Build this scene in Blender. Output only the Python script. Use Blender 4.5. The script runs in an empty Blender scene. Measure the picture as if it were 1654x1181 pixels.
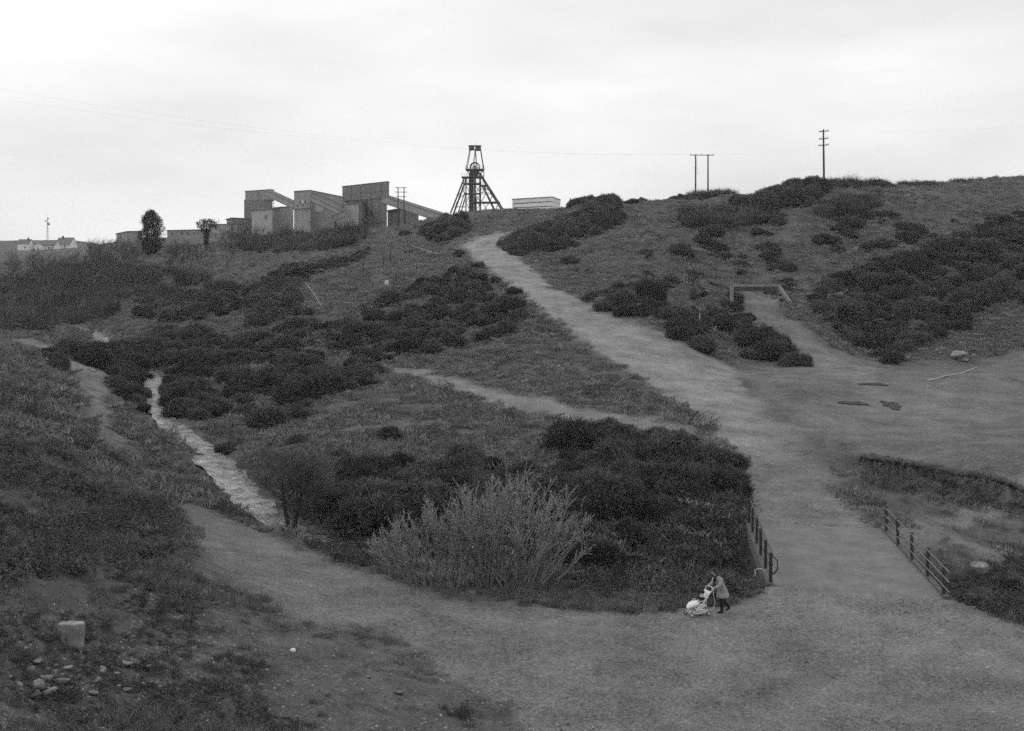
import bpy, bmesh, math, random
import numpy as np
from mathutils import Vector, Matrix, Euler

# ------------------------------------------------------------------ camera, sky, sun, exposure
F, CX, HY, CH = 1965.0, 827.0, 440.0, 12.9      # focal length (px of the photo), centre column, horizon row, eye height
scene = bpy.context.scene
cam_d = bpy.data.cameras.new('camera'); cam = bpy.data.objects.new('camera', cam_d)
scene.collection.objects.link(cam); scene.camera = cam
cam.location = (0, 0, CH); cam.rotation_euler = (math.radians(90), 0, 0)
cam_d.sensor_width = 36; cam_d.lens = F / 1654 * 36; cam_d.shift_y = -150.5 / 1654
cam_d.clip_start = 0.1; cam_d.clip_end = 12000

SUN_EL, SUN_AZ = 42.0, -60.0        # azimuth from +Y, towards +X positive
world = bpy.data.worlds.new('World'); scene.world = world; world.use_nodes = True
wn, wl = world.node_tree.nodes, world.node_tree.links
for n in list(wn): wn.remove(n)
wo = wn.new('ShaderNodeOutputWorld'); bg = wn.new('ShaderNodeBackground')
sky = wn.new('ShaderNodeTexSky'); sky.sky_type = 'NISHITA'; sky.sun_disc = False
sky.sun_elevation = math.radians(SUN_EL); sky.sun_rotation = math.radians(SUN_AZ)
sky.air_density = 1.0; sky.dust_density = 6.0; sky.ozone_density = 1.0
bw = wn.new('ShaderNodeRGBToBW'); wl.new(sky.outputs[0], bw.inputs[0])
cap = wn.new('ShaderNodeMath'); cap.operation = 'MINIMUM'; cap.inputs[1].default_value = 12.0
wl.new(bw.outputs[0], cap.inputs[0])
# an even cloud sheet in front of the clear sky (overcast day), with soft streaks
tc = wn.new('ShaderNodeTexCoord'); mp = wn.new('ShaderNodeMapping')
mp.inputs['Scale'].default_value = (1.2, 1.2, 5.0); mp.inputs['Rotation'].default_value = (0.0, 0.18, 0.3)
wl.new(tc.outputs['Generated'], mp.inputs[0])
nz = wn.new('ShaderNodeTexNoise'); nz.inputs['Scale'].default_value = 2.2; nz.inputs['Detail'].default_value = 5; nz.inputs['Roughness'].default_value = 0.5
wl.new(mp.outputs[0], nz.inputs[0])
cr = wn.new('ShaderNodeMapRange'); cr.inputs[1].default_value = 0.3; cr.inputs[2].default_value = 0.7
cr.inputs[3].default_value = 5.7; cr.inputs[4].default_value = 7.8
wl.new(nz.outputs[0], cr.inputs[0])
mx = wn.new('ShaderNodeMix'); mx.data_type = 'FLOAT'; mx.inputs[0].default_value = 0.92
wl.new(cap.outputs[0], mx.inputs[2]); wl.new(cr.outputs[0], mx.inputs[3])
wl.new(mx.outputs[0], bg.inputs[0]); bg.inputs[1].default_value = 0.135
wl.new(bg.outputs[0], wo.inputs[0])

sun_d = bpy.data.lights.new('sun', 'SUN'); sun_d.energy = 0.9; sun_d.angle = math.radians(14)
sun = bpy.data.objects.new('sun', sun_d); scene.collection.objects.link(sun)
_e, _a = math.radians(SUN_EL), math.radians(SUN_AZ)
sun.rotation_euler = Vector((-math.sin(_a)*math.cos(_e), -math.cos(_a)*math.cos(_e), -math.sin(_e))).to_track_quat('-Z', 'Y').to_euler()
sun.location = (-60, 40, 120)
vs = scene.view_settings; vs.view_transform = 'Standard'; vs.look = 'None'; vs.exposure = 0.08; vs.gamma = 1; vs.use_curve_mapping = False
scene.cycles.use_denoising = False
scene.cycles.use_adaptive_sampling = True; scene.cycles.adaptive_min_samples = 34; scene.cycles.adaptive_threshold = 0.6
scene.cycles.max_bounces = 5; scene.cycles.diffuse_bounces = 3; scene.cycles.glossy_bounces = 2
scene.cycles.transparent_max_bounces = 6; scene.cycles.volume_bounces = 1
scene.cycles.caustics_reflective = False; scene.cycles.caustics_refractive = False

RNG = np.random.default_rng(7); random.seed(7)
COL = scene.collection

# ------------------------------------------------------------------ helpers
def P(px, py, Y):
    """A point at distance Y whose place in the view was measured on the photograph."""
    return ((px - CX) / F * Y, Y, CH - (py - HY) * Y / F)

def tag(o, label=None, cat=None, group=None, kind=None):
    if label: o['label'] = label
    if cat: o['category'] = cat
    if group: o['group'] = group
    if kind: o['kind'] = kind
    return o

def empty(name, loc=(0, 0, 0), rz=0.0):
    o = bpy.data.objects.new(name, None); COL.objects.link(o)
    o.location = loc; o.rotation_euler = (0, 0, rz); o.empty_display_size = 0.3
    return o

class MB:
    def __init__(s): s.v = []; s.f = []
    def add(s, vs_, fs_):
        n = len(s.v); s.v += [tuple(v) for v in vs_]; s.f += [tuple(n + i for i in f) for f in fs_]
        return s
    def hexa(s, b, t):
        """b, t: four bottom and four top corners, counter-clockwise from above"""
        return s.add(list(b) + list(t), [(3,2,1,0),(4,5,6,7),(0,1,5,4),(1,2,6,5),(2,3,7,6),(3,0,4,7)])
    def box(s, x0, x1, y0, y1, z0, z1):
        return s.hexa([(x0,y0,z0),(x1,y0,z0),(x1,y1,z0),(x0,y1,z0)], [(x0,y0,z1),(x1,y0,z1),(x1,y1,z1),(x0,y1,z1)])
    def bar(s, a, b, w, h=None):
        a = Vector(a); b = Vector(b); h = h or w
        d = (b - a).normalized(); up = Vector((0,0,1)) if abs(d.z) < 0.95 else Vector((0,1,0))
        r = d.cross(up).normalized() * (w/2); u = r.cross(d).normalized() * (h/2)
        c = [(-1,-1),(1,-1),(1,1),(-1,1)]
        vs_ = [p + r*i + u*j for p in (a, b) for i, j in c]
        return s.add(vs_, [(0,1,2,3),(7,6,5,4),(0,4,5,1),(1,5,6,2),(2,6,7,3),(3,7,4,0)])
    def tube(s, pts, rad, n=6, cap=True):
        pts = [Vector(p) for p in pts]; m = len(pts); rings = []
        base = len(s.v)
        ref = Vector((0.31, 0.17, 0.93))
        for i, p in enumerate(pts):
            d = (pts[min(i+1, m-1)] - pts[max(i-1, 0)]).normalized()
            if abs(d.dot(ref)) > 0.96: r = d.cross(Vector((1, 0, 0))).normalized()
            else: r = d.cross(ref).normalized()
            u = d.cross(r)
            rr = rad[i] if hasattr(rad, '__len__') else rad
            for k in range(n):
                a = 2*math.pi*k/n
                s.v.append(tuple(p + r*(rr*math.cos(a)) + u*(rr*math.sin(a))))
        for i in range(m-1):
            for k in range(n):
                a = base+i*n+k; b = base+i*n+(k+1) % n
                s.f.append((a, b, b+n, a+n))
        if cap:
            s.f.append(tuple(base+k for k in range(n))[::-1]); s.f.append(tuple(base+(m-1)*n+k for k in range(n)))
        return s
    def lathe(s, prof, n=16, c=(0,0,0)):
        base = len(s.v)
        for r, z in prof:
            for k in range(n):
                a = 2*math.pi*k/n; s.v.append((c[0]+r*math.cos(a), c[1]+r*math.sin(a), c[2]+z))
        for i in range(len(prof)-1):
            for k in range(n):
                a = base+i*n+k; b = base+i*n+(k+1) % n
                s.f.append((a, b, b+n, a+n))
        s.f.append(tuple(base+k for k in range(n))[::-1]); s.f.append(tuple(base+(len(prof)-1)*n+k for k in range(n)))
        return s
    def mesh(s, name, mat=None, smooth=False):
        me = bpy.data.meshes.new(name); me.from_pydata(s.v, [], s.f)
        if mat: me.materials.append(mat)
        if smooth: me.polygons.foreach_set('use_smooth', [True]*len(me.polygons))
        me.update(); return me
    def build(s, name, mat, parent=None, smooth=False):
        o = bpy.data.objects.new(name, s.mesh(name, mat, smooth)); COL.objects.link(o)
        if parent: o.parent = parent
        return o

def np_mesh(name, verts, faces, mat=None, smooth=False):
    """verts (n,3), faces (m,k) arrays -> mesh, quickly"""
    me = bpy.data.meshes.new(name); k = faces.shape[1]; m = len(faces)
    me.vertices.add(len(verts)); me.vertices.foreach_set('co', np.ascontiguousarray(verts, dtype=np.float32).ravel())
    me.loops.add(m*k); me.loops.foreach_set('vertex_index', np.ascontiguousarray(faces, dtype=np.int32).ravel())
    me.polygons.add(m); me.polygons.foreach_set('loop_start', np.arange(m, dtype=np.int32)*k)
    if smooth: me.polygons.foreach_set('use_smooth', np.ones(m, dtype=bool))
    if mat: me.materials.append(mat)
    me.update(calc_edges=True); return me

def vnoise(x, y, seed=0):
    xi = np.floor(x).astype(np.int64); yi = np.floor(y).astype(np.int64)
    fx = x - xi; fy = y - yi; fx = fx*fx*(3-2*fx); fy = fy*fy*(3-2*fy)
    def h(a, b):
        n = (a*374761393 + b*668265263 + seed*974634777) & 0x7fffffff
        n = ((n ^ (n >> 13)) * 1274126177) & 0x7fffffff
        return ((n ^ (n >> 16)) & 0xffff) / 65535.0
    return (h(xi,yi)*(1-fx)+h(xi+1,yi)*fx)*(1-fy) + (h(xi,yi+1)*(1-fx)+h(xi+1,yi+1)*fx)*fy
def fbm(x, y, seed=0, o=4):
    a, s, t = 0.5, 0.0, 0.0
    for i in range(o):
        s = s + a*vnoise(x*2**i, y*2**i, seed+i*17); t += a; a *= 0.5
    return s/t - 0.5
def sstep(a, b, x):
    t = np.clip((x-a)/(b-a), 0, 1); return t*t*(3-2*t)

def poly_sd(px, py, poly):
    """signed distance to a polygon, positive inside"""
    poly = np.asarray(poly, float); d2 = np.full(px.shape, 1e18); ins = np.zeros(px.shape, bool)
    for i in range(len(poly)):
        ax, ay = poly[i-1]; bx, by = poly[i]
        ex, ey = bx-ax, by-ay; L = ex*ex+ey*ey+1e-9
        t = np.clip(((px-ax)*ex+(py-ay)*ey)/L, 0, 1)
        d2 = np.minimum(d2, (px-ax-t*ex)**2 + (py-ay-t*ey)**2)
        c = ((ay > py) != (by > py)) & (px < (bx-ax)*(py-ay)/(by-ay+1e-12)+ax)
        ins ^= c
    return np.where(ins, 1, -1)*np.sqrt(d2)
def line_d(X, Y, pts):
    """distance to a polyline in plan + interpolated third value"""
    best = np.full(X.shape, 1e18); val = np.zeros(X.shape)
    for (ax, ay, az), (bx, by, bz) in zip(pts[:-1], pts[1:]):
        ex, ey = bx-ax, by-ay; L = ex*ex+ey*ey+1e-9
        t = np.clip(((X-ax)*ex+(Y-ay)*ey)/L, 0, 1)
        d = (X-ax-t*ex)**2 + (Y-ay-t*ey)**2
        m = d < best; best = np.where(m, d, best); val = np.where(m, az+t*(bz-az), val)
    return np.sqrt(best), val

# ------------------------------------------------------------------ materials (the photograph is black and white: every colour is a grey)
def g3(v): return (v, v, v, 1)
def mat_new(name):
    m = bpy.data.materials.new(name); m.use_nodes = True
    nt = m.node_tree; b = nt.nodes['Principled BSDF']; b.inputs['Specular IOR Level'].default_value = 0.3
    return m, nt.nodes, nt.links, b
def noise_node(N, L, scale, detail=3, rough=0.55, coord='Object', vec_scale=None):
    t = N.new('ShaderNodeTexCoord'); n = N.new('ShaderNodeTexNoise')
    n.inputs['Scale'].default_value = scale; n.inputs['Detail'].default_value = detail; n.inputs['Roughness'].default_value = rough
    if vec_scale:
        mp_ = N.new('ShaderNodeMapping'); mp_.inputs['Scale'].default_value = vec_scale
        L.new(t.outputs[coord], mp_.inputs[0]); L.new(mp_.outputs[0], n.inputs[0])
    else: L.new(t.outputs[coord], n.inputs[0])
    return n
def maprange(N, L, src, a, b, c, d):
    r = N.new('ShaderNodeMapRange'); L.new(src, r.inputs[0])
    for i, v in enumerate((a, b, c, d)): r.inputs[i+1].default_value = v
    return r.outputs[0]
def math_n(N, L, op, a, b):
    r = N.new('ShaderNodeMath'); r.operation = op
    for i, v in enumerate((a, b)):
        if isinstance(v, (int, float)): r.inputs[i].default_value = v
        else: L.new(v, r.inputs[i])
    return r.outputs[0]
def simple(name, v, var=0.25, scale=3.0, rough=0.85, bump=0.0, coord='Object', vec_scale=None, rnd=0.0, spec=0.3):
    m, N, L, b = mat_new(name)
    n = noise_node(N, L, scale, 4, 0.6, coord, vec_scale)
    c = maprange(N, L, n.outputs[0], 0.25, 0.75, v*(1-var), v*(1+var))
    if rnd:
        oi = N.new('ShaderNodeObjectInfo')
        c = math_n(N, L, 'MULTIPLY', c, maprange(N, L, oi.outputs['Random'], 0, 1, 1-rnd, 1+rnd))
    L.new(c, b.inputs['Base Color']); b.inputs['Roughness'].default_value = rough; b.inputs['Specular IOR Level'].default_value = spec
    if bump:
        bp = N.new('ShaderNodeBump'); bp.inputs['Strength'].default_value = bump; bp.inputs['Distance'].default_value = 0.05
        L.new(n.outputs[0], bp.inputs['Height']); L.new(bp.outputs[0], b.inputs['Normal'])
    return m
M = {}
M['gorse'] = simple('gorse_green', 0.085, 0.85, 6.0, 0.8, rnd=0.5)
M['gorse_core'] = simple('gorse_inner_shade', 0.02, 0.3, 2.0, 0.9)  # dark core added to block light; shade between shoots put into its colour
M['scrub'] = simple('scrub_twigs', 0.085, 0.4, 1.5, 0.9, rnd=0.3)
M['grass'] = simple('rough_grass', 0.15, 0.35, 0.7, 0.9, rnd=0.45)
M['drygrass'] = simple('dry_grass', 0.18, 0.3, 0.7, 0.9, rnd=0.4)
M['bramble'] = simple('bramble', 0.095, 0.75, 5.0, 0.85, rnd=0.4)
M['bark_dark'] = simple('dark_bark', 0.04, 0.4, 6, 0.9)
M['bark'] = simple('grey_bark', 0.07, 0.35, 6, 0.9, rnd=0.25)
M['willow'] = simple('pale_willow_bark', 0.20, 0.3, 4, 0.8)
M['catkin'] = simple('willow_catkin', 0.34, 0.3, 9, 0.85)
M['conifer'] = simple('conifer_needles', 0.018, 0.5, 1.5, 0.85)
M['stone'] = simple('field_stone', 0.15, 0.6, 5, 0.9, bump=0.6, rnd=0.6)
M['chip'] = simple('stone_chippings', 0.165, 0.5, 5, 0.9, rnd=0.75)
M['concrete'] = simple('weathered_concrete', 0.22, 0.5, 4.5, 0.9, bump=0.3)
M['sheet_dark'] = simple('dark_sheet_cladding', 0.14, 0.45, 0.35, 0.75, vec_scale=(6, 6, 0.6))
M['sheet_mid'] = simple('grey_sheet_cladding', 0.22, 0.4, 0.35, 0.75, vec_scale=(6, 6, 0.6))
M['sheet_pale'] = simple('pale_render', 0.34, 0.16, 0.4, 0.85)
M['roof'] = simple('slate_roof', 0.11, 0.2, 0.8, 0.8)
M['white'] = simple('white_paint', 0.68, 0.1, 0.8, 0.7)
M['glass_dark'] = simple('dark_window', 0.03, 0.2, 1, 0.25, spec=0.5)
M['steel'] = simple('rusty_steel', 0.055, 0.35, 1.2, 0.7)
M['steel_pale'] = simple('galvanised_steel', 0.22, 0.25, 6, 0.5)
M['edge'] = simple('dark_edge_and_gap', 0.085, 0.4, 3, 0.9)
M['rail'] = simple('painted_rail', 0.04, 0.35, 5, 0.6)
M['wood'] = simple('creosoted_wood', 0.045, 0.3, 5, 0.85)
M['wood_pale'] = simple('pale_weathered_wood', 0.42, 0.25, 5, 0.85)

# ------------------------------------------------------------------ terrain
CP = []                                   # control points X, Y, Z
def c1(*pts):
    for px, py, Y in pts: CP.append(P(px, py, Y))
def c2(*pts):                              # column px, distance, height
    for px, Y, Z in pts: CP.append(((px-CX)/F*Y, Y, Z))
def c3(*pts):
    for p in pts: CP.append(p)
# foreground, junction
c1((-100,1181,24),(40,1181,26),(40,1131,28),(300,1181,29.5),(600,1181,32.5),(827,1181,34),(1200,1181,34.2),(1654,1181,34.2),(1850,1181,34.2),
   (300,1131,31.5),(600,1131,34.8),(827,1131,36.3),(1200,1131,36.7),(1654,1131,36.7),
   (40,1000,33),(200,1050,34.5),(400,1050,37.5),(600,1050,40.5),(827,1050,41.5),(1200,1050,41.6),(1500,1050,41.6),
   (827,980,46.5),(1000,990,46),(1300,990,46.1),(1450,990,46.1),(1600,1015,44.1),
   (600,950,48.5),(450,960,45.5),(300,960,42),(150,930,40),(40,900,39),
   (420,900,52),(330,850,56.5),(300,810,59.5),(250,850,50),(150,800,52),(40,800,47),(540,920,51.6),(700,962,47.8),
   (40,700,58),(150,700,68),(250,760,66),(330,790,68),(40,600,75),(40,580,95),(100,600,98),(100,640,85),(160,660,82),(150,610,105),
   (110,575,128),(60,555,147),(230,690,84),(220,640,105),(-100,600,70),(-100,800,44),(-200,560,150),(60,540,160),(100,530,185),(160,540,185))
# right bank of the stream, grass terrace, side track
c1((450,700,87),(400,680,96),(440,660,105),(480,760,74),(560,800,68),(600,740,78),(700,720,82),(700,670,92),(560,680,93),(550,640,105),
   (620,595,124),(700,610,113),(800,640,102),(900,660,96),(900,700,86),(1000,680,90),(1100,690,87),(1000,740,77),(1100,740,76.5),(1180,760,73),
   (800,740,78),(700,800,69),(900,800,68),(1000,820,65),(1100,850,62),(1180,850,61.5),
   (1290,840,62.5),(1230,740,78),(1350,780,72),(1380,850,60.5),(1150,640,102),(1060,590,116),(960,530,132),(870,470,158),(810,425,182),
   (785,400,196),(790,385,206),(830,376,222),(1000,600,112),(1050,650,99),(850,560,125),(850,510,136),(850,480,150))
# flats on the right
c1((1300,700,88),(1300,620,108),(1250,650,101),(1350,640,106),(1450,650,105),(1450,600,122),(1600,650,105),(1600,600,125),(1750,650,104),
   (1450,700,88.5),(1600,700,88.5),(1390,742,78.5),(1500,765,73.5),(1614,785,68.5),(1450,800,70),(1500,835,66),(1560,860,63.5),(1614,890,60.5),
   (1614,830,66),(1440,850,61.5),(1530,968,48.3),(1614,1005,45.3),(1800,1020,44))
# right hill
c1((1000,510,138),(1000,460,155),(1000,400,180),(1100,555,128),(1100,480,155),(1100,400,185),(1200,580,135),(1220,480,166),(1300,540,146),
   (1400,592,136),(1400,565,150),(1400,500,165),(1400,420,182),(1600,580,148),(1600,500,166),(1600,400,188),(1250,400,186),(1250,350,198),(1400,340,198),
   (1600,330,208),(1100,345,206),(1500,340,203),(1500,300,222),(1330,304,214),(1200,317,225),(900,400,192),(920,450,168),(1750,500,162),(1750,400,188))
# left hills and the valley head
c1((100,510,230),(100,450,270),(100,420,330),(200,560,166),(300,500,190),(300,450,225),(300,400,295),(300,560,145),(300,600,131),
   (500,560,140),(500,500,165),(500,450,195),(500,400,255),(400,600,126),(400,540,155),(400,470,195),(400,420,250),(200,480,220),(200,420,300),
   (650,560,133),(650,500,150),(650,450,175),(650,420,198),(650,385,250),(750,415,192),(750,450,168),(750,500,149),(750,560,131),(570,420,225),
   (-150,510,230),(-150,420,330))
# skyline
c1((-150,408,430),(40,413,430),(100,413,430),(100,404,600),(40,405,600),(-150,402,600),(120,389,740),(40,389,740),(-150,389,740),(200,388,470),(240,400,330),(330,395,325),(300,382,380),(350,378,390),
   (400,384,375),(450,380,365),(500,377,350),(550,374,340),(600,370,330),(650,367,310),(700,354,288),(740,348,275),(770,344,265),(820,342,262),
   (870,341,258),(905,340,250),(940,331,236),(1000,327,224),(1080,323,228),(1150,319,228),(1250,313,222),(1300,306,214),(1400,302,216),
   (1500,298,223),(1614,288,231),(1780,278,240))
# behind it
c2((200,520,24),(500,430,25),(350,440,24.5),(620,420,26),(700,400,28.5),(770,420,30.8),(870,390,29.5),(960,320,26),(1100,300,24.5),(1250,300,25),(1400,300,26.5),(1600,310,29),(1800,310,30),(1000,246,25.2),(1150,250,26.0),(1250,246,26.8),(1330,240,27.4),(1400,243,28),(1500,250,28.6),(1614,258,30.2),(1780,268,32),
   (40,1050,26),(-200,1050,26),(400,700,20),(220,700,25),(800,700,24),(1200,600,24),(1600,600,26),(0,1200,18),(800,1200,18),(1600,1200,18))
# the bank the camera stands on
c3((-28,-8,14.0),(0,-8,13.4),(28,-8,13.0),(-25,4,11.0),(0,4,10.6),(25,4,10.2),(-25,11,8.0),(0,11,7.6),(25,11,7.2),(-25,18,5.2),(0,18,4.6),(25,18,4.0),(-22,25,3.8),(0,26,1.9),(24,26,1.2))
CP = np.array(CP, float)

def tcoord(X, Y): return np.stack([X/(Y+20)*5.0, np.log(Y+20)*2.0], -1)
Q = tcoord(CP[:,0], CP[:,1]); n_ = len(Q)
def tps(r2): return 0.5*r2*np.log(r2+1e-12)
A = np.zeros((n_+3, n_+3)); D2 = ((Q[:,None]-Q[None])**2).sum(-1)
A[:n_,:n_] = tps(D2) + np.eye(n_)*2e-4; A[:n_,n_] = 1; A[:n_,n_+1:] = Q; A[n_,:n_] = 1; A[n_+1:,:n_] = Q.T
W = np.linalg.solve(A, np.concatenate([CP[:,2], np.zeros(3)]))
def rbf(X, Y):
    q = tcoord(X, Y).reshape(-1, 2); out = np.empty(len(q))
    for i in range(0, len(q), 20000):
        b = q[i:i+20000]; r2 = (b[:,None,0]-Q[None,:,0])**2 + (b[:,None,1]-Q[None,:,1])**2
        out[i:i+20000] = tps(r2) @ W[:n_] + W[n_] + b @ W[n_+1:]
    return out.reshape(X.shape)

# stream bed: column, distance, bed height
STREAM = [((px-CX)/F*Y, Y, Z) for px, Y, Z in [(-60,300,6.0),(60,235,4.4),(160,190,3.1),(178,152,2.3),(250,129,1.75),(247,109,1.25),(272,96,0.8),(325,87,0.45),
          (372,77,-0.05),(430,66.5,-0.55),(500,62.8,-0.85),(560,61,-1.1),(700,59.5,-1.5),(900,58.5,-1.9),(1100,57.3,-2.2),(1300,55.6,-2.5),(1400,54.8,-2.55),(1560,54.5,-2.7),(1800,56,-3.0),(2100,60,-3.4)]]
# bridge plan: near-left, far-left, far-right, near-right deck corners
DECK_Z = 0.12
BNL, BFL, BFR, BNR = (10.62,49.6), (12.15,62.3), (18.45,61.0), (16.92,47.6)
EDGE = [((px-CX)/F*Y, Y, 1.0) for px, Y in [(1330,81),(1390,78.8),(1450,76),(1500,73.8),(1560,71),(1614,68.7),(1700,65.5),(1800,63)]]

NC, NR = 640, 920
s_ = np.linspace(-1, 1, NC); U = 0.62*(0.72*s_+0.28*s_**3)
T0, T1 = 12.0, 1130.0; V = T0*np.exp(np.linspace(0, 1, NR)*math.log(T1/T0)) - 20
GY = np.repeat(V[:,None], NC, 1); GX = U[None,:]*(GY+20)
# evaluate coarsely, refine linearly
us = np.linspace(0, NC-1, NC//3+1); vsr = np.linspace(0, NR-1, NR//3+1)
Uc = np.interp(us, np.arange(NC), U); Vc = T0*np.exp(vsr/(NR-1)*math.log(T1/T0))-20
Yc = np.repeat(Vc[:,None], len(Uc), 1); Zc = rbf(Uc[None]*(Yc+20), Yc)
t1 = np.stack([np.interp(np.arange(NC), us, r) for r in Zc]); GZ = np.stack([np.interp(np.arange(NR), vsr, c) for c in t1.T]).T

PXg = CX + F*GX/np.maximum(GY, 5); PYg = HY + F*(CH-GZ)/np.maximum(GY, 5)      # where each vertex was measured on the photo
near_ok = GY > 22

# ground cover, measured on the photograph, in metres from its edge
def cover(poly, soft, amp=0.6, freq=0.35, seed=1):
    sd = np.where(near_ok, poly_sd(PXg, PYg, poly), -1e4)*GY/F
    return sstep(-soft, soft, sd + fbm(GX*freq, GY*freq, seed, 4)*2*amp)
ROAD = [(1760,1260),(1760,1030),(1614,1003),(1530,968),(1518,962),(1435,868),(1400,835),(1370,805),(1335,750),(1290,700),(1210,632),(1180,594),(1100,553),(1000,508),(900,466),(860,432),
        (826,407),(806,396),(815,384),(838,375),(826,373),(780,381),(757,388),(748,397),(765,415),(800,443),(850,482),(910,527),(960,563),(1010,597),(1060,633),(1110,665),
        (1160,710),(1188,745),(1200,790),(1208,838),(1247,947),(1222,964),(1180,975),(1100,988),(1000,988),(900,981),(780,969),(680,950),(600,925),(540,900),(480,880),(420,855),
        (370,830),(330,806),(300,795),(284,808),(300,838),(325,880),(350,915),(400,955),(460,985),(540,1010),(620,1035),(690,1060),(740,1095),(800,1130),(850,1170),(900,1260)]
PATH = [(600,587),(640,589),(720,604),(820,629),(920,651),(1050,674),(1120,688),(1160,712),(1100,714),(1020,694),(900,675),(800,655),(720,628),(650,607),(612,600)]
TRACK = [(40,545),(80,555),(112,572),(145,590),(172,602),(176,640),(183,670),(215,700),(160,695),(135,660),(126,622),(105,592),(50,558),(-60,545),(-60,535)]
YARD = [(1180,592),(1300,588),(1350,572),(1420,588),(1520,584),(1614,578),(1760,578),(1760,800),(1614,778),(1500,757),(1390,739),(1335,745),(1290,700),(1210,632)]
RAMP = [(1186,492),(1210,466),(1248,466),(1264,500),(1292,530),(1340,563),(1420,596),(1400,622),(1330,602),(1270,556),(1230,522),(1198,505)]
LPATH = [(1432,862),(1470,838),(1530,822),(1614,785),(1760,745),(1760,775),(1614,810),(1560,836),(1530,850),(1614,888),(1760,940),(1760,965),(1614,905),(1520,872),(1460,868)]
c_road = cover(ROAD, 0.55, 0.55, 0.45, 3); c_path = cover(PATH, 0.35, 0.6, 0.4, 5); c_track = cover(TRACK, 0.7, 0.8, 0.3, 7)
c_yard = cover(YARD, 1.2, 1.6, 0.12, 9); c_ramp = cover(RAMP, 0.8, 0.8, 0.3, 11); c_lp = cover(LPATH, 0.5, 0.5, 0.3, 13)

# height features
dS, bed = line_d(GX, GY, STREAM)
dS = dS + fbm(GX*0.5, GY*0.5, 31, 3)*1.3
bank = 0.45 + 0.2*sstep(20, 0, np.abs(GX-10))
z_before = GZ.copy()
GZ = np.minimum(GZ, bed + np.maximum(0, dS-1.25)*bank)
GZ = np.where(dS < 1.25, bed-0.12, GZ)
dE, _ = line_d(GX, GY, EDGE)
side = np.zeros_like(GX)
ex = np.array([e[0] for e in EDGE]); ey = np.array([e[1] for e in EDGE])
far_side = GY > np.interp(GX, ex, ey) + fbm(GX*0.5, GX*0+3, 41, 4)*0.9
taper = sstep(20.5, 24.0, GX)*sstep(95, 85, GY)*sstep(50, 56, GY)
near_edge = sstep(7, 4, dE)*taper
c_yard = np.where(far_side, np.maximum(c_yard, near_edge), c_yard*(1-near_edge))
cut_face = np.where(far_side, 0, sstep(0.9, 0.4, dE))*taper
GZ = GZ + taper*np.where(far_side, 0.40*sstep(12, 2, dE), -0.75*(1+0.9*fbm(GX*0.8, GY*0.8, 47, 3))*sstep(0.0, 0.3, dE)*sstep(9, 1.6, dE))
soft = np.maximum.reduce([c_road, c_path*0.8, c_lp*0.7, c_track*0.7, c_yard*0.75])
gy = sstep(25, 60, GY)
rough = (1-soft)*(fbm(GX*0.9, GY*0.9, 51, 4)*0.38 + fbm(GX*0.22, GY*0.22, 53, 3)*0.75*gy*(1-0.5*sstep(195, 235, GY))) + soft*fbm(GX*0.5, GY*0.5, 55, 4)*0.09 + c_yard*(1-c_road)*fbm(GX*0.25, GY*0.25, 56, 4)*0.55
slope_hill = sstep(110, 150, GY)*(1-np.maximum.reduce([c_road, c_yard, c_path]))
rough += slope_hill*(fbm(GX*0.16+GY*0.05, GY*0.10, 57, 4)*2.2)*sstep(3, 6, GZ)*(1-0.65*sstep(195, 235, GY))
rough += sstep(2, 8, dS)*0 + (dS < 4)*(dS > 1.2)*fbm(GX*1.3, GY*1.3, 59, 3)*0.3
# keep the crest lines where they were measured
rough *= np.where(dS < 1.2, 0.15, 1.0)
GZ = GZ + rough
# flat seat for the bridge road: under the deck the ground drops below it
bpoly = [BNL, BFL, BFR, BNR]
bd = poly_sd(GX, GY, bpoly)
GZ = np.where((bd > -0.3) & (dS < 6), np.minimum(GZ, DECK_Z-0.06), GZ)
# approach ramps level with the deck
app = np.maximum(sstep(3.0, 0.3, np.abs(poly_sd(GX, GY, bpoly)))*(c_road > 0.5)*(dS > 5.2), 0)
GZ = GZ*(1-app*0.9) + (DECK_Z+0.005)*app*0.9
GZ = np.where(bd > 0.05, np.minimum(GZ, DECK_Z-0.16), GZ)

LT = math.log(T1/T0)
def hgt(X, Y):
    X = np.asarray(X, float); Y = np.asarray(Y, float)
    v = np.clip(np.log(np.maximum(Y+20, T0)/T0)/LT*(NR-1), 0, NR-1.001)
    u = np.clip(np.interp(X/(Y+20), U, np.arange(NC)), 0, NC-1.001)
    vi = v.astype(int); ui = u.astype(int); fv = v-vi; fu = u-ui
    return (GZ[vi,ui]*(1-fu)+GZ[vi,ui+1]*fu)*(1-fv) + (GZ[vi+1,ui]*(1-fu)+GZ[vi+1,ui+1]*fu)*fv
def samp(G, X, Y):
    v = np.clip(np.log(np.maximum(np.asarray(Y)+20, T0)/T0)/LT*(NR-1), 0, NR-1).round().astype(int)
    u = np.clip(np.interp(np.asarray(X)/(np.asarray(Y)+20), U, np.arange(NC)), 0, NC-1).round().astype(int)
    return G[v, u]
YS = 24*np.exp(np.linspace(0, 1, 440)*math.log(700/24))
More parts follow.
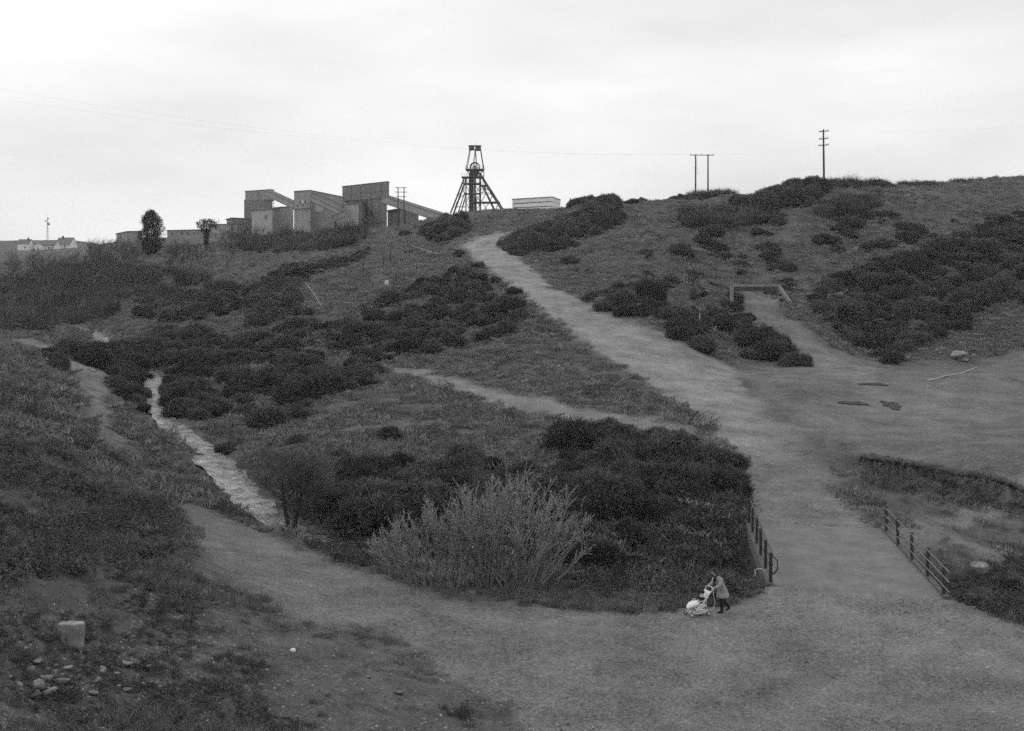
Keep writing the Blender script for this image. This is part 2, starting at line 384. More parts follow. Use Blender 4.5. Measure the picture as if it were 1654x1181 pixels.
def ground_at(px, py):
    """where the line of sight through a photo pixel meets the ground; Y = 0 if it meets none"""
    px = np.atleast_1d(np.asarray(px, float)); py = np.atleast_1d(np.asarray(py, float))
    sx = (px-CX)/F; sz = (py-HY)/F
    hit = np.zeros(len(px)); prev = None
    Yp = YS[0]; gap_p = (CH - sz*Yp) - hgt(sx*Yp, np.full(len(px), Yp))
    done = np.zeros(len(px), bool)
    for Yk in YS[1:]:
        gap = (CH - sz*Yk) - hgt(sx*Yk, np.full(len(px), Yk))
        new = (~done) & (gap <= 0)
        f_ = gap_p/(gap_p-gap+1e-9)
        hit = np.where(new, Yp + (Yk-Yp)*np.clip(f_, 0, 1), hit)
        done |= new; Yp = Yk; gap_p = gap
    return sx*hit, hit, hgt(sx*hit, hit)
def G1(px, py):
    x, y, z = ground_at(px, py); return (float(x[0]), float(y[0]), float(z[0]))

def crest(px, y0=150, y1=330):
    Yq = np.linspace(y0, y1, 361); sx = (px-CX)/F; zq = hgt(sx*Yq, Yq); k = int(np.argmax((zq-CH)/Yq)); return sx*Yq[k], Yq[k], zq[k]

# ground material: two attributes say how stony and how pale the cover is
def ground_material():
    m, N, L, b = mat_new('hillside_ground')
    ag = N.new('ShaderNodeAttribute'); ag.attribute_name = 'gravel'; at = N.new('ShaderNodeAttribute'); at.attribute_name = 'tone'
    # grass: patches at three sizes
    n1 = noise_node(N, L, 0.12, 5, 0.62); n2 = noise_node(N, L, 1.1, 5, 0.7); n3 = noise_node(N, L, 9.0, 3, 0.75)
    g = math_n(N, L, 'ADD', math_n(N, L, 'MULTIPLY', n1.outputs[0], 0.30), math_n(N, L, 'ADD', math_n(N, L, 'MULTIPLY', n2.outputs[0], 0.40), math_n(N, L, 'MULTIPLY', n3.outputs[0], 0.40)))
    grass = maprange(N, L, g, 0.42, 0.68, 0.028, 0.15)
    # gravel: fine chips of several sizes, damp and dry patches
    k1 = noise_node(N, L, 6, 3, 0.8); k2 = noise_node(N, L, 15, 2, 0.8); k3 = noise_node(N, L, 0.35, 4, 0.6); k4 = noise_node(N, L, 1.6, 4, 0.7)
    k = math_n(N, L, 'ADD', math_n(N, L, 'MULTIPLY', k1.outputs[0], 0.24), math_n(N, L, 'ADD', math_n(N, L, 'MULTIPLY', k2.outputs[0], 0.38),
        math_n(N, L, 'ADD', math_n(N, L, 'MULTIPLY', k3.outputs[0], 0.20), math_n(N, L, 'MULTIPLY', k4.outputs[0], 0.10))))
    grav = maprange(N, L, k, 0.36, 0.58, 0.020, 0.20)
    vo = N.new('ShaderNodeTexVoronoi'); vo.inputs['Scale'].default_value = 3.2; tcn = N.new('ShaderNodeTexCoord'); L.new(tcn.outputs['Object'], vo.inputs[0])
    chip = maprange(N, L, vo.outputs['Distance'], 0.10, 0.17, 0.16, 0.0)
    spa = maprange(N, L, k4.outputs[0], 0.5, 0.62, 0.0, 1.0)
    grav = math_n(N, L, 'ADD', grav, math_n(N, L, 'MULTIPLY', chip, spa))
    # ragged mix between the two
    gm = math_n(N, L, 'ADD', ag.outputs['Fac'], math_n(N, L, 'MULTIPLY', math_n(N, L, 'SUBTRACT', n2.outputs[0], 0.5), 1.1))
    gm = maprange(N, L, gm, 0.30, 0.70, 0, 1)
    mix = N.new('ShaderNodeMix'); mix.data_type = 'FLOAT'; L.new(gm, mix.inputs[0]); L.new(grass, mix.inputs[2]); L.new(grav, mix.inputs[3])
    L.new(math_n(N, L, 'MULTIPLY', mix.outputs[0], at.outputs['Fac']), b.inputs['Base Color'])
    b.inputs['Roughness'].default_value = 0.95; b.inputs['Specular IOR Level'].default_value = 0.15
    hsum = math_n(N, L, 'ADD', math_n(N, L, 'MULTIPLY', n2.outputs[0], 0.5), math_n(N, L, 'MULTIPLY', n3.outputs[0], 0.18))
    hg = math_n(N, L, 'ADD', math_n(N, L, 'MULTIPLY', k1.outputs[0], 0.12), math_n(N, L, 'MULTIPLY', k4.outputs[0], 0.06))
    mh = N.new('ShaderNodeMix'); mh.data_type = 'FLOAT'; L.new(gm, mh.inputs[0]); L.new(hsum, mh.inputs[2]); L.new(hg, mh.inputs[3])
    bp = N.new('ShaderNodeBump'); bp.inputs['Strength'].default_value = 0.9; bp.inputs['Distance'].default_value = 0.5
    L.new(mh.outputs[0], bp.inputs['Height']); L.new(bp.outputs[0], b.inputs['Normal'])
    return m
M['ground'] = ground_material()

gravel = np.maximum.reduce([c_road, c_path*0.95, c_track*1.0, c_yard*0.82, c_ramp*0.85, c_lp*0.9])
# pebbly stream banks
gravel = np.maximum(gravel, 0.55*sstep(3.2, 1.2, dS)*(GY > 62))
stony_fg = cover([(40,960),(150,980),(300,1000),(450,1000),(600,1040),(780,1110),(830,1200),(40,1200),(-60,1200),(-60,960)], 1.0, 2.0, 0.3, 15)
gravel = np.maximum(gravel, stony_fg*(0.42+0.7*fbm(GX*0.7, GY*0.7, 14, 3)))
old_track = cover([(150,680),(190,680),(230,720),(275,770),(305,800),(292,815),(262,800),(210,750),(165,705)], 0.9, 0.7, 0.4, 18)
gravel = np.maximum(gravel, old_track*(0.72+0.4*fbm(GX*0.6, GY*0.6, 24, 3)))
flank = cover([(1300,690),(1340,745),(1390,750),(1500,775),(1614,800),(1760,830),(1760,900),(1614,895),(1520,870),(1440,862),(1400,840),(1370,805)], 1.0, 1.0, 0.3, 26)
gravel = np.maximum(gravel, flank*(0.42+0.6*fbm(GX*0.5, GY*0.5, 28, 3)))
verge = cover([(880,955),(1000,945),(1110,948),(1230,952),(1222,966),(1180,977),(1100,990),(1000,990),(900,983),(780,972),(780,958)], 0.4, 0.4, 0.6, 29)
rubble = cover([(20,1055),(120,1060),(230,1060),(290,1085),(270,1125),(200,1150),(20,1160)], 0.5, 0.6, 0.8, 16)
gravel = np.maximum(gravel, rubble*0.45); tone_r = rubble
tone = 0.92 + 0.25*fbm(GX*0.08, GY*0.08, 61, 3)
up_road = cover([(1180,592),(1210,632),(1250,720),(1190,745),(1100,665),(700,440),(700,360),(850,360),(900,466)], 3.0, 0.6, 0.2, 17)*c_road
tone += 0.80*up_road + 0.28*c_road + 0.18*c_yard*(1-c_road)
deck_near = sstep(14, 2, np.abs(bd))*c_road*0.25 + 0.45*c_track + 0.6*c_path*(1-c_road) + 0.4*c_ramp + 0.55*c_lp*(1-c_road)
tone += deck_near
tone -= 0.45*cut_face  # dark soil, with the shade of the undercut put into the tone
tone -= 0.30*cover([(-60,640),(40,640),(110,690),(200,760),(270,800),(290,830),(250,870),(150,880),(40,880),(-60,900)], 2.5, 2.0, 0.15, 19)
tone -= 0.0*c_yard
tone += 0.30*cover([(1180,700),(1614,690),(1614,640),(1500,620),(1440,640)], 2, 1, 0.2, 23)*c_yard
gverge = cover([(560,690),(720,660),(900,690),(930,690),(880,735),(760,730),(680,740),(600,725)], 2, 1, 0.2, 21)
tone += 0.18*gverge + 0.25*verge

tone -= 0.25*tone_r
reg = np.zeros(GX.shape, int)
reg[c_yard > 0.5] = 4; reg[c_lp > 0.5] = 5; reg[c_track > 0.5] = 3; reg[c_path > 0.5] = 2; reg[c_road > 0.5] = 1
idx = np.arange(NR*NC).reshape(NR, NC)
quads = np.stack([idx[:-1,:-1], idx[:-1,1:], idx[1:,1:], idx[1:,:-1]], -1).reshape(-1, 4)
fr = reg[:-1,:-1].reshape(-1)
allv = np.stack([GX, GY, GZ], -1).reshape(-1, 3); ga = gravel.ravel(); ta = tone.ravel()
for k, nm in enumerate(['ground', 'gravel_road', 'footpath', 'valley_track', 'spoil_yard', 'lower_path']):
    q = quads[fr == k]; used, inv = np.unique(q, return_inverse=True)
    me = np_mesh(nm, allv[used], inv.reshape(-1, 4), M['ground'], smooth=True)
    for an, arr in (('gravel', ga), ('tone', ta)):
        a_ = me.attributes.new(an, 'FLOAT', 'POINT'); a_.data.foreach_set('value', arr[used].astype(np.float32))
    o = bpy.data.objects.new(nm, me); COL.objects.link(o); o['kind'] = 'structure'

# ------------------------------------------------------------------ the stream
def water_material():
    m, N, L, b = mat_new('broken_water')
    n1 = noise_node(N, L, 0.9, 5, 0.75); n2 = noise_node(N, L, 7.0, 3, 0.7)
    s = math_n(N, L, 'ADD', math_n(N, L, 'MULTIPLY', n1.outputs[0], 0.6), math_n(N, L, 'MULTIPLY', n2.outputs[0], 0.4))
    L.new(maprange(N, L, s, 0.44, 0.61, 0.015, 0.36), b.inputs['Base Color'])
    b.inputs['Roughness'].default_value = 0.22; b.inputs['Specular IOR Level'].default_value = 0.5
    bp = N.new('ShaderNodeBump'); bp.inputs['Strength'].default_value = 0.9; bp.inputs['Distance'].default_value = 0.25
    L.new(s, bp.inputs['Height']); L.new(bp.outputs[0], b.inputs['Normal'])
    return m
M['water'] = water_material()
def stream_mesh():
    pts = np.array(STREAM); seg = np.r_[0, np.cumsum(np.hypot(*np.diff(pts[:,:2], axis=0).T))]
    t = np.arange(0, seg[-1], 0.7); c = np.stack([np.interp(t, seg, pts[:,k]) for k in range(3)], -1)
    for k in range(3): c[:,k] = np.convolve(np.pad(c[:,k], 4, mode='edge'), np.ones(9)/9, 'valid')
    d = np.gradient(c[:,:2], axis=0); d /= np.linalg.norm(d, axis=1)[:,None]; nrm = np.stack([-d[:,1], d[:,0]], -1)
    K = 9; rows = []
    for j in range(K):
        s = (j/(K-1)-0.5)*2
        w = 1.05 + 1.2*fbm(t*0.25, t*0+j*0.05+5, 71, 3)
        p = c[:,:2] + nrm*(s*w)[:,None]
        z = c[:,2] + 0.05 + fbm(p[:,0]*0.8, p[:,1]*0.8, 73, 3)*0.22 - 0.12*np.round(np.sin(t*0.3))*0
        rows.append(np.stack([p[:,0], p[:,1], z], -1))
    v = np.stack(rows, 1); n = len(t); ii = np.arange(n*K).reshape(n, K)
    q = np.stack([ii[:-1,:-1], ii[:-1,1:], ii[1:,1:], ii[1:,:-1]], -1).reshape(-1, 4)
    o = bpy.data.objects.new('stream', np_mesh('stream', v.reshape(-1, 3), q, M['water'], True)); COL.objects.link(o); o['kind'] = 'structure'
stream_mesh()

# overhanging turf along the cut edge of the spoil yard
def turf_lip():
    n = 150; ts = np.linspace(0.16, 0.97, n); L0 = np.array(EDGE)[:, :2]; sg = np.r_[0, np.cumsum(np.hypot(*np.diff(L0, axis=0).T))]
    c = np.stack([np.interp(ts*sg[-1], sg, L0[:,k]) for k in (0, 1)], -1); c[:,1] += fbm(c[:,0]*0.5, c[:,0]*0+3, 41, 4)*0.9
    zt = hgt(c[:,0], c[:,1]+0.55) ; w = 0.30+0.5*fbm(c[:,0]*0.9, c[:,0]*0, 43, 3); V_ = []
    for (dy, dz) in ((0.9, 0.02), (0.35, 0.05), (-1, 0.02), (-1.15, -0.10), (-0.9, -0.2), (0.5, -0.3)):
        y = c[:,1] + (dy if dy > 0 else -dy*-w); V_.append(np.stack([c[:,0], y, zt+dz+fbm(c[:,0]*2, y*0+dy*3, 45, 2)*0.08], -1))
    v = np.stack(V_, 1); K = 6; ii = np.arange(n*K).reshape(n, K); q = np.stack([ii[:-1,:-1], ii[1:,:-1], ii[1:,1:], ii[:-1,1:]], -1).reshape(-1, 4)
    me = np_mesh('turf_lip', v.reshape(-1, 3), q, M['ground'], True)
    for an, val in (('gravel', 0.5), ('tone', 0.85)): a_ = me.attributes.new(an, 'FLOAT', 'POINT'); a_.data.foreach_set('value', np.full(n*K, val, np.float32))
    o = bpy.data.objects.new('turf_lip', me); COL.objects.link(o); o['kind'] = 'structure'
turf_lip()

# ------------------------------------------------------------------ plants: prototypes that are scattered
def unit(v): return v/np.maximum(np.linalg.norm(v, axis=-1, keepdims=True), 1e-9)
def shoots(base, dirs, length, width, rng, side=0):
    """narrow leaf-like triangles: base (n,3), dirs (n,3)"""
    n = len(base); r = unit(np.cross(dirs, rng.normal(size=(n, 3)))); r2 = np.cross(dirs, r)
    V_ = []; 
    for q in (r, r2):
        V_ += [base - q*width[:,None], base + q*width[:,None], base + dirs*length[:,None]]
    for k in range(side):
        t = rng.uniform(0.15, 0.85, n)[:,None]; p = base + dirs*length[:,None]*t
        d = unit(dirs*0.8 + rng.normal(size=(n, 3))*0.75); q = unit(np.cross(d, rng.normal(size=(n, 3))))
        l = (length*rng.uniform(0.25, 0.55, n))[:,None]; w = (width*0.8)[:,None]
        V_ += [p - q*w, p + q*w, p + d*l]
    m = len(V_)//3
    v = np.stack(V_, 1).reshape(-1, 3); f = np.arange(len(v)).reshape(-1, 3)
    return v, f
def ico(sub=2):
    bm = bmesh.new(); bmesh.ops.create_icosphere(bm, subdivisions=sub, radius=1.0)
    v = np.array([x.co[:] for x in bm.verts]); f = np.array([[y.index for y in x.verts] for x in bm.faces]); bm.free(); return v, f
IV, IF = ico(2)
def join_np(parts):
    vs_, fs_, mi, n = [], [], [], 0
    for (v, f, m) in parts:
        vs_.append(v); fs_.append(f+n); mi.append(np.full(len(f), m)); n += len(v)
    return np.concatenate(vs_), np.concatenate(fs_), np.concatenate(mi)
def gorse_mesh(seed, n=2200, lobes=9, spread=0.62, flat=0.8, ln=(0.12, 0.42), mats=('gorse', 'gorse_core'), wid=0.017, core=0.78):
    r = np.random.default_rng(seed)
    c = np.stack([r.uniform(-spread, spread, lobes), r.uniform(-spread, spread, lobes), r.uniform(0.12, 0.55, lobes)*flat], -1)
    R = r.uniform(0.28, 0.52, lobes); c[0] = (0, 0, 0.4*flat); R[0] = 0.6
    ns = 18; kk = r.integers(0, lobes, ns); ds = unit(r.normal(size=(ns, 3)) + np.array([0, 0, 0.9])); c = np.concatenate([c, c[kk] + ds*(R[kk]*0.95)[:,None]]); R = np.concatenate([R, r.uniform(0.11, 0.24, ns)]); lobes += ns
    pr = R**1.5/np.sum(R**1.5); k = r.choice(lobes, n*3, p=pr); d = unit(r.normal(size=(n*3, 3)) + np.array([0, 0, 0.35])); p = c[k] + d*R[k][:,None]*r.uniform(0.82, 1.05, n*3)[:,None]
    inside = (np.linalg.norm(p[:,None]-c[None], axis=-1) < R[None]*0.86).any(1) | (p[:,2] < -0.02)
    p = p[~inside][:n]; d = d[~inside][:n]; m = len(p)
    dr = unit(d*0.8 + np.array([0, 0, 0.55]) + r.normal(size=(m, 3))*0.33)
    v, f = shoots(p - dr*0.05, dr, r.uniform(*ln, m), np.full(m, wid), r, 3)
    parts = [(v, f, 0)]
    for ci, Ri in zip(c, R):
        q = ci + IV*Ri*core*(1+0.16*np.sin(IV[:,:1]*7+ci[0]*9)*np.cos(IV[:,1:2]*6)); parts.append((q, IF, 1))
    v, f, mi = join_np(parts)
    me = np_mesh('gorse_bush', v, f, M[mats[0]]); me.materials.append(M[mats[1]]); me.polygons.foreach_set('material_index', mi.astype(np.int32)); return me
def grass_mesh(seed, n=80, rad=0.5, hgt_=(0.12, 0.34), wid=0.012, lean=0.5, mat='grass'):
    r = np.random.default_rng(seed); a = r.uniform(0, 2*math.pi, n); q = rad*np.sqrt(r.uniform(0, 1, n))
    b = np.stack([q*np.cos(a), q*np.sin(a), np.full(n, -0.05)], -1); h = r.uniform(*hgt_, n)
    ln = r.normal(size=(n, 2))*lean; d1 = unit(np.c_[ln*0.5, np.ones(n)]); d2 = unit(np.c_[ln*1.6, np.ones(n)*0.8])
    s = unit(np.cross(d1, r.normal(size=(n, 3))))*wid
    mid = b + d1*(h*0.6)[:,None]; tip = mid + d2*(h*0.5)[:,None]
    v = np.stack([b-s, b+s, mid+s*0.7, mid-s*0.7, tip], 1).reshape(-1, 3)
    i = np.arange(n)[:,None]*5; f = np.concatenate([i+[0,1,2], i+[0,2,3], i+[3,2,4]])
    return np_mesh('grass_tuft', v, f, M[mat])
def bramble_mesh(seed, n=26, mat='bramble'):
    r = np.random.default_rng(seed); parts = []
    for k in range(n):
        a = r.uniform(0, 6.28); L_ = r.uniform(0.5, 1.3); h = r.uniform(0.25, 0.8); b = np.array([r.uniform(-.4, .4), r.uniform(-.4, .4), -0.05])
        t = np.linspace(0, 1, 6); pth = b + np.stack([np.cos(a)*L_*t*0.8, np.sin(a)*L_*t*0.8, h*4*t*(1-t*0.85)*0.6], -1) + np.cumsum(r.normal(size=(6, 3))*0.03, 0)
        s = np.array([-np.sin(a), np.cos(a), 0.3])*0.008
        v = np.concatenate([pth-s, pth+s]); i = np.arange(5)[:,None]; f = np.concatenate([i+[0, 1, 7], i+[0, 7, 6]]); parts.append((v, f, 0))
        m = 16; tt = r.uniform(0.1, 1, m); p = np.stack([np.interp(tt, t, pth[:,j]) for j in range(3)], -1) + r.normal(size=(m, 3))*0.05
        d = unit(r.normal(size=(m, 3)) + [0, 0, 0.3]); v, f = shoots(p, d, r.uniform(0.06, 0.14, m), np.full(m, 0.03), r, 0); parts.append((v, f, 0))
    v, f, mi = join_np(parts); return np_mesh('bramble_tangle', v, f, M[mat])
def twig_bush_mesh(seed, n=160, mat='scrub', h=1.0):
    r = np.random.default_rng(seed); parts = []
    a = r.uniform(0, 6.28, n); q = 0.35*np.sqrt(r.uniform(0, 1, n)); b = np.stack([q*np.cos(a), q*np.sin(a), np.full(n, -0.05)], -1)
    d = unit(np.c_[np.cos(a)*r.uniform(0, 1.0, n), np.sin(a)*r.uniform(0, 1.0, n), np.ones(n)]); L_ = r.uniform(0.5, 1.1, n)*h
    v, f = shoots(b, d, L_, np.full(n, 0.012), r, 9); return np_mesh('twig_bush', v, f, M[mat])
def stone_mesh(seed, mat='stone', flat=0.6, sub=2):
    r = np.random.default_rng(seed); v, f = ico(sub); v = v.copy()
    for k in range(13):
        nrm = unit(r.normal(size=3)); dd = r.uniform(0.35, 0.75); ov = np.maximum(v @ nrm - dd, 0); v -= ov[:,None]*nrm
    v *= np.array([1, r.uniform(0.6, 0.95), flat*r.uniform(0.7, 1.1)]); v *= 1 + r.normal(size=(len(v), 1))*0.02
    return np_mesh('stone', v, f, M[mat])

def proto_collection(name, meshes):
    c = bpy.data.collections.new(name)
    for i, me in enumerate(meshes):
        o = bpy.data.objects.new('%s_kind_%02d' % (name, i), me); c.objects.link(o)
    return c, len(meshes)
PC = {}
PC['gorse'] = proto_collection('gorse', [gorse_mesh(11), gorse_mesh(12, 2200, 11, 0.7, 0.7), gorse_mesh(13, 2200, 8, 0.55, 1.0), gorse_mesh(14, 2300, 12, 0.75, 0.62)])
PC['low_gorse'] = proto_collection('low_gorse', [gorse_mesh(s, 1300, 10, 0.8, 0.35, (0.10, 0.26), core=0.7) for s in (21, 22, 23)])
PC['grass'] = proto_collection('grass', [grass_mesh(s) for s in (31, 32, 33)] + [grass_mesh(34, 110, 0.6, (0.05, 0.16), 0.014, 0.9)])
PC['rough'] = proto_collection('rough', [grass_mesh(35, 70, 0.35, (0.3, 0.65), 0.012, 0.6), grass_mesh(36, 70, 0.4, (0.25, 0.55), 0.012, 0.9), grass_mesh(37, 70, 0.4, (0.25, 0.6), 0.012, 0.7, 'drygrass')])
PC['turf'] = proto_collection('turf', [grass_mesh(s, 130, 0.8, (0.10, 0.30), 0.022, 0.8) for s in (41, 42)] + [grass_mesh(43, 110, 0.8, (0.12, 0.36), 0.024, 0.9, 'drygrass')])
PC['bramble'] = proto_collection('bramble', [bramble_mesh(s) for s in (51, 52, 53)])
PC['scrub'] = proto_collection('scrub', [twig_bush_mesh(s) for s in (61, 62, 63)])
PC['stones'] = proto_collection('stones', [stone_mesh(s, 'chip', 0.7, 1) for s in (71, 72, 73, 74)])

def scatter_group(key):
    ng = bpy.data.node_groups.new('scatter_' + key, 'GeometryNodeTree')
    ng.interface.new_socket('Geometry', in_out='INPUT', socket_type='NodeSocketGeometry'); ng.interface.new_socket('Geometry', in_out='OUTPUT', socket_type='NodeSocketGeometry')
    N, L = ng.nodes, ng.links
    gi = N.new('NodeGroupInput'); go = N.new('NodeGroupOutput'); ip = N.new('GeometryNodeInstanceOnPoints'); ci = N.new('GeometryNodeCollectionInfo')
    ci.inputs['Collection'].default_value = PC[key][0]; ci.inputs['Separate Children'].default_value = True; ci.inputs['Reset Children'].default_value = True
    def na(name, t):
        a = N.new('GeometryNodeInputNamedAttribute'); a.data_type = t; a.inputs[0].default_value = name; return a.outputs[0]
    er = N.new('FunctionNodeEulerToRotation')
    L.new(na('rot', 'FLOAT_VECTOR'), er.inputs[0]); L.new(er.outputs[0], ip.inputs['Rotation'])
    L.new(na('scl', 'FLOAT_VECTOR'), ip.inputs['Scale']); L.new(na('idx', 'INT'), ip.inputs['Instance Index'])
    ip.inputs['Pick Instance'].default_value = True
    L.new(gi.outputs[0], ip.inputs['Points']); L.new(ci.outputs[0], ip.inputs['Instance']); L.new(ip.outputs[0], go.inputs[0])
    return ng
SG = {k: scatter_group(k) for k in PC}
def scatter(name, key, pts, scl, label, cat, sink=0.0, tilt=0.15, zs=None, group=None):
    """one uncountable mass: points with turn, size and kind"""
    n = len(pts); r = RNG
    me = bpy.data.meshes.new(name); p = np.array(pts, float); p[:,2] -= sink*np.asarray(scl)
    me.vertices.add(n); me.vertices.foreach_set('co', p.astype(np.float32).ravel())
    rot = np.c_[r.normal(size=(n, 2))*tilt, r.uniform(0, 6.28, n)].astype(np.float32)
    s = np.repeat(np.asarray(scl, float)[:,None], 3, 1)*r.uniform(0.85, 1.15, (n, 3))
    if zs is not None: s[:,2] *= zs
    a = me.attributes.new('rot', 'FLOAT_VECTOR', 'POINT'); a.data.foreach_set('vector', rot.ravel())
    a = me.attributes.new('scl', 'FLOAT_VECTOR', 'POINT'); a.data.foreach_set('vector', s.astype(np.float32).ravel())
    a = me.attributes.new('idx', 'INT', 'POINT'); a.data.foreach_set('value', r.integers(0, PC[key][1], n).astype(np.int32))
    o = bpy.data.objects.new(name, me); COL.objects.link(o)
    md = o.modifiers.new('scatter', 'NODES'); md.node_group = SG[key]
    tag(o, label, cat, group, 'stuff'); return o

def thin(x, y, rad):
    """greedy spacing on a hash grid"""
    keep = []; grid = {}
    for i in range(len(x)):
        r = rad[i]; cx, cy = int(x[i]//2.0), int(y[i]//2.0); ok = True
        for a in (-1, 0, 1):
            for b in (-1, 0, 1):
                for j in grid.get((cx+a, cy+b), ()):
                    if (x[i]-x[j])**2 + (y[i]-y[j])**2 < (0.5*(r+rad[j]))**2: ok = False; break
                if not ok: break
            if not ok: break
        if ok: keep.append(i); grid.setdefault((cx, cy), []).append(i)
    return np.array(keep, int)
def in_poly_points(poly, n, size=None):
    poly = np.array(poly, float); x0, y0 = poly.min(0); x1, y1 = poly.max(0)
    px = RNG.uniform(x0, x1, n); py = RNG.uniform(y0, y1, n); k = poly_sd(px, py, poly) > 0
    return px[k], py[k]
def thicket(poly, label, size=(0.8, 1.5), key='gorse', n=6000, space=0.62, zs=1.0, keep=1.0, name='gorse_thicket', cat='gorse'):
    px, py = in_poly_points(poly, n)
    X, Y, Z = ground_at(px, py); ok = Y > 0; px, py, Y = px[ok], py[ok], Y[ok]
    s = RNG.uniform(*size, len(px))
    # the bush's middle, not its foot, is where the photo shows it
    X, Y, Z = ground_at(px, py + 0.55*s*zs*F/Y); ok = Y > 0; X, Y, Z, s = X[ok], Y[ok], Z[ok], s[ok]
    gaps = fbm(X*0.33, Y*0.2, 91, 3) > np.quantile(fbm(X*0.33, Y*0.2, 91, 3), 1-keep) if keep < 1 else np.ones(len(X), bool)
    offroad = (samp(bd, X, Y) < -0.35-0.6*s) & (samp(c_ramp, X, Y) < 0.35) & (samp(c_road, X, Y) < 0.4) & (samp(c_path, X, Y) < 0.4) & (samp(dS, X, Y) > 1.6) & (samp(c_track, X, Y) < 0.5)
    k = np.where(gaps & offroad)[0]; X, Y, Z, s = X[k], Y[k], Z[k], s[k]
    k = thin(X, Y, s*2*space); X, Y, Z, s = X[k], Y[k], Z[k], s[k]
    s = s*np.clip(np.exp(RNG.normal(size=len(s))*0.32), 0.5, 1.6)
    return scatter(name, key, np.stack([X, Y, Z], -1), s, label, cat, sink=0.12, zs=zs)

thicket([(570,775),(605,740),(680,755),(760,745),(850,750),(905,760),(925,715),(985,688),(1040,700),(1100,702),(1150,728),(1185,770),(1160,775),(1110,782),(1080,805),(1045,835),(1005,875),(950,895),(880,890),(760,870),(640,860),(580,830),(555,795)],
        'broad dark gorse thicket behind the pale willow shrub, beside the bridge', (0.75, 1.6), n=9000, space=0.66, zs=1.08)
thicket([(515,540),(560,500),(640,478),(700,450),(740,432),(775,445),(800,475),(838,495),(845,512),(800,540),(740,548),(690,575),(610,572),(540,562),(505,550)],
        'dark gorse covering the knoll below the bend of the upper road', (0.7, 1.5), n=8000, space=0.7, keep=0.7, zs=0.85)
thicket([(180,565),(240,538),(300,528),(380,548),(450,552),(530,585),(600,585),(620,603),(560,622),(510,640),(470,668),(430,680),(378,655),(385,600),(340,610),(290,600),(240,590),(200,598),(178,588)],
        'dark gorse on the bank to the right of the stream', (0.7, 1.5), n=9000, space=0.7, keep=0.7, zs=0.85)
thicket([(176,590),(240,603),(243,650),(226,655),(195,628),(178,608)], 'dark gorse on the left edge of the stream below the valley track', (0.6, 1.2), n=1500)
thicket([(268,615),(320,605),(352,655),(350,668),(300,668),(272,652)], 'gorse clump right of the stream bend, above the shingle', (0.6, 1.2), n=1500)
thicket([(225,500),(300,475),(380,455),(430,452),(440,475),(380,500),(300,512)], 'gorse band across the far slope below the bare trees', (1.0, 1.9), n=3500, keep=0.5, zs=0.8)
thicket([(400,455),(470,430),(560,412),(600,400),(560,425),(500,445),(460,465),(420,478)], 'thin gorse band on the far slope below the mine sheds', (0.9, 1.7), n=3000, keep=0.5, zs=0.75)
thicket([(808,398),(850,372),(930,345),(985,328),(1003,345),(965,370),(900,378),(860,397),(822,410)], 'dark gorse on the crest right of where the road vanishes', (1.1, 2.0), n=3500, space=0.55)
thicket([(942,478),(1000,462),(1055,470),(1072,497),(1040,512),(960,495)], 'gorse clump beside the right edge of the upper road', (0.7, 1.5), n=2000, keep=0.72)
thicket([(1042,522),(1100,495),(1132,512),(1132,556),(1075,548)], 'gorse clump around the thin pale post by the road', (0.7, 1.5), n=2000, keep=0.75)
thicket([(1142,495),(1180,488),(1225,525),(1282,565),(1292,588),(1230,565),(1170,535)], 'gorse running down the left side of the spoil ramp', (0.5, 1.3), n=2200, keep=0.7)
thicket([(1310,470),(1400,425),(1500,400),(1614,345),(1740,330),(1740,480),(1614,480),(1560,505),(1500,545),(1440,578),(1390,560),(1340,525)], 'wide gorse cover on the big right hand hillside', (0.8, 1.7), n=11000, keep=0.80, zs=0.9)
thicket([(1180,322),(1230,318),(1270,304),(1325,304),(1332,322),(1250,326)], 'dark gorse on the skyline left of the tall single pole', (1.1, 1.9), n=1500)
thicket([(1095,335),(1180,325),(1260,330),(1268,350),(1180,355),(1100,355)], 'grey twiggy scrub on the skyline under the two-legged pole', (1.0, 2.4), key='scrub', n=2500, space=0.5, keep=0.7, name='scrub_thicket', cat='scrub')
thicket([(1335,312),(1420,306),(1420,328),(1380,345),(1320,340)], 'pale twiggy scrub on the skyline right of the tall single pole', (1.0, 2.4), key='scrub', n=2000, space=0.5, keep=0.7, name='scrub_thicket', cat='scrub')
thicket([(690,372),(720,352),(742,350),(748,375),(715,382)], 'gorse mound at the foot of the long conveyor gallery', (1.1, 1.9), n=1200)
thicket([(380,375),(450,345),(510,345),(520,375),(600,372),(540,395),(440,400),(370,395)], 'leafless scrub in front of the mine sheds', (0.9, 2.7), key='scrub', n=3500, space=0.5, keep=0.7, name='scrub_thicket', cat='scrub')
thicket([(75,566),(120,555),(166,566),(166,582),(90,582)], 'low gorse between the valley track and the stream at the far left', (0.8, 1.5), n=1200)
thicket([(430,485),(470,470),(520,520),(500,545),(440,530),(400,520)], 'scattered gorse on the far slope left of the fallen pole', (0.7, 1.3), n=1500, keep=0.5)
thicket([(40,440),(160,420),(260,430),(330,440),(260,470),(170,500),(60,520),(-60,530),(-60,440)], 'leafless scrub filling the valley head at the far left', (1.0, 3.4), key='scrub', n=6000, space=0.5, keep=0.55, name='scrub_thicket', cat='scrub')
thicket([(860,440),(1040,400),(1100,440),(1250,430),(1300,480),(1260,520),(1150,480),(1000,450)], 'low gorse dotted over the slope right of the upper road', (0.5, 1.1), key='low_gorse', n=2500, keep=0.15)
thicket([(1100,350),(1300,340),(1500,340),(1600,330),(1500,390),(1300,430),(1150,420)], 'low gorse dotted over the upper right hillside', (0.6, 1.4), key='low_gorse', n=3000, keep=0.18)

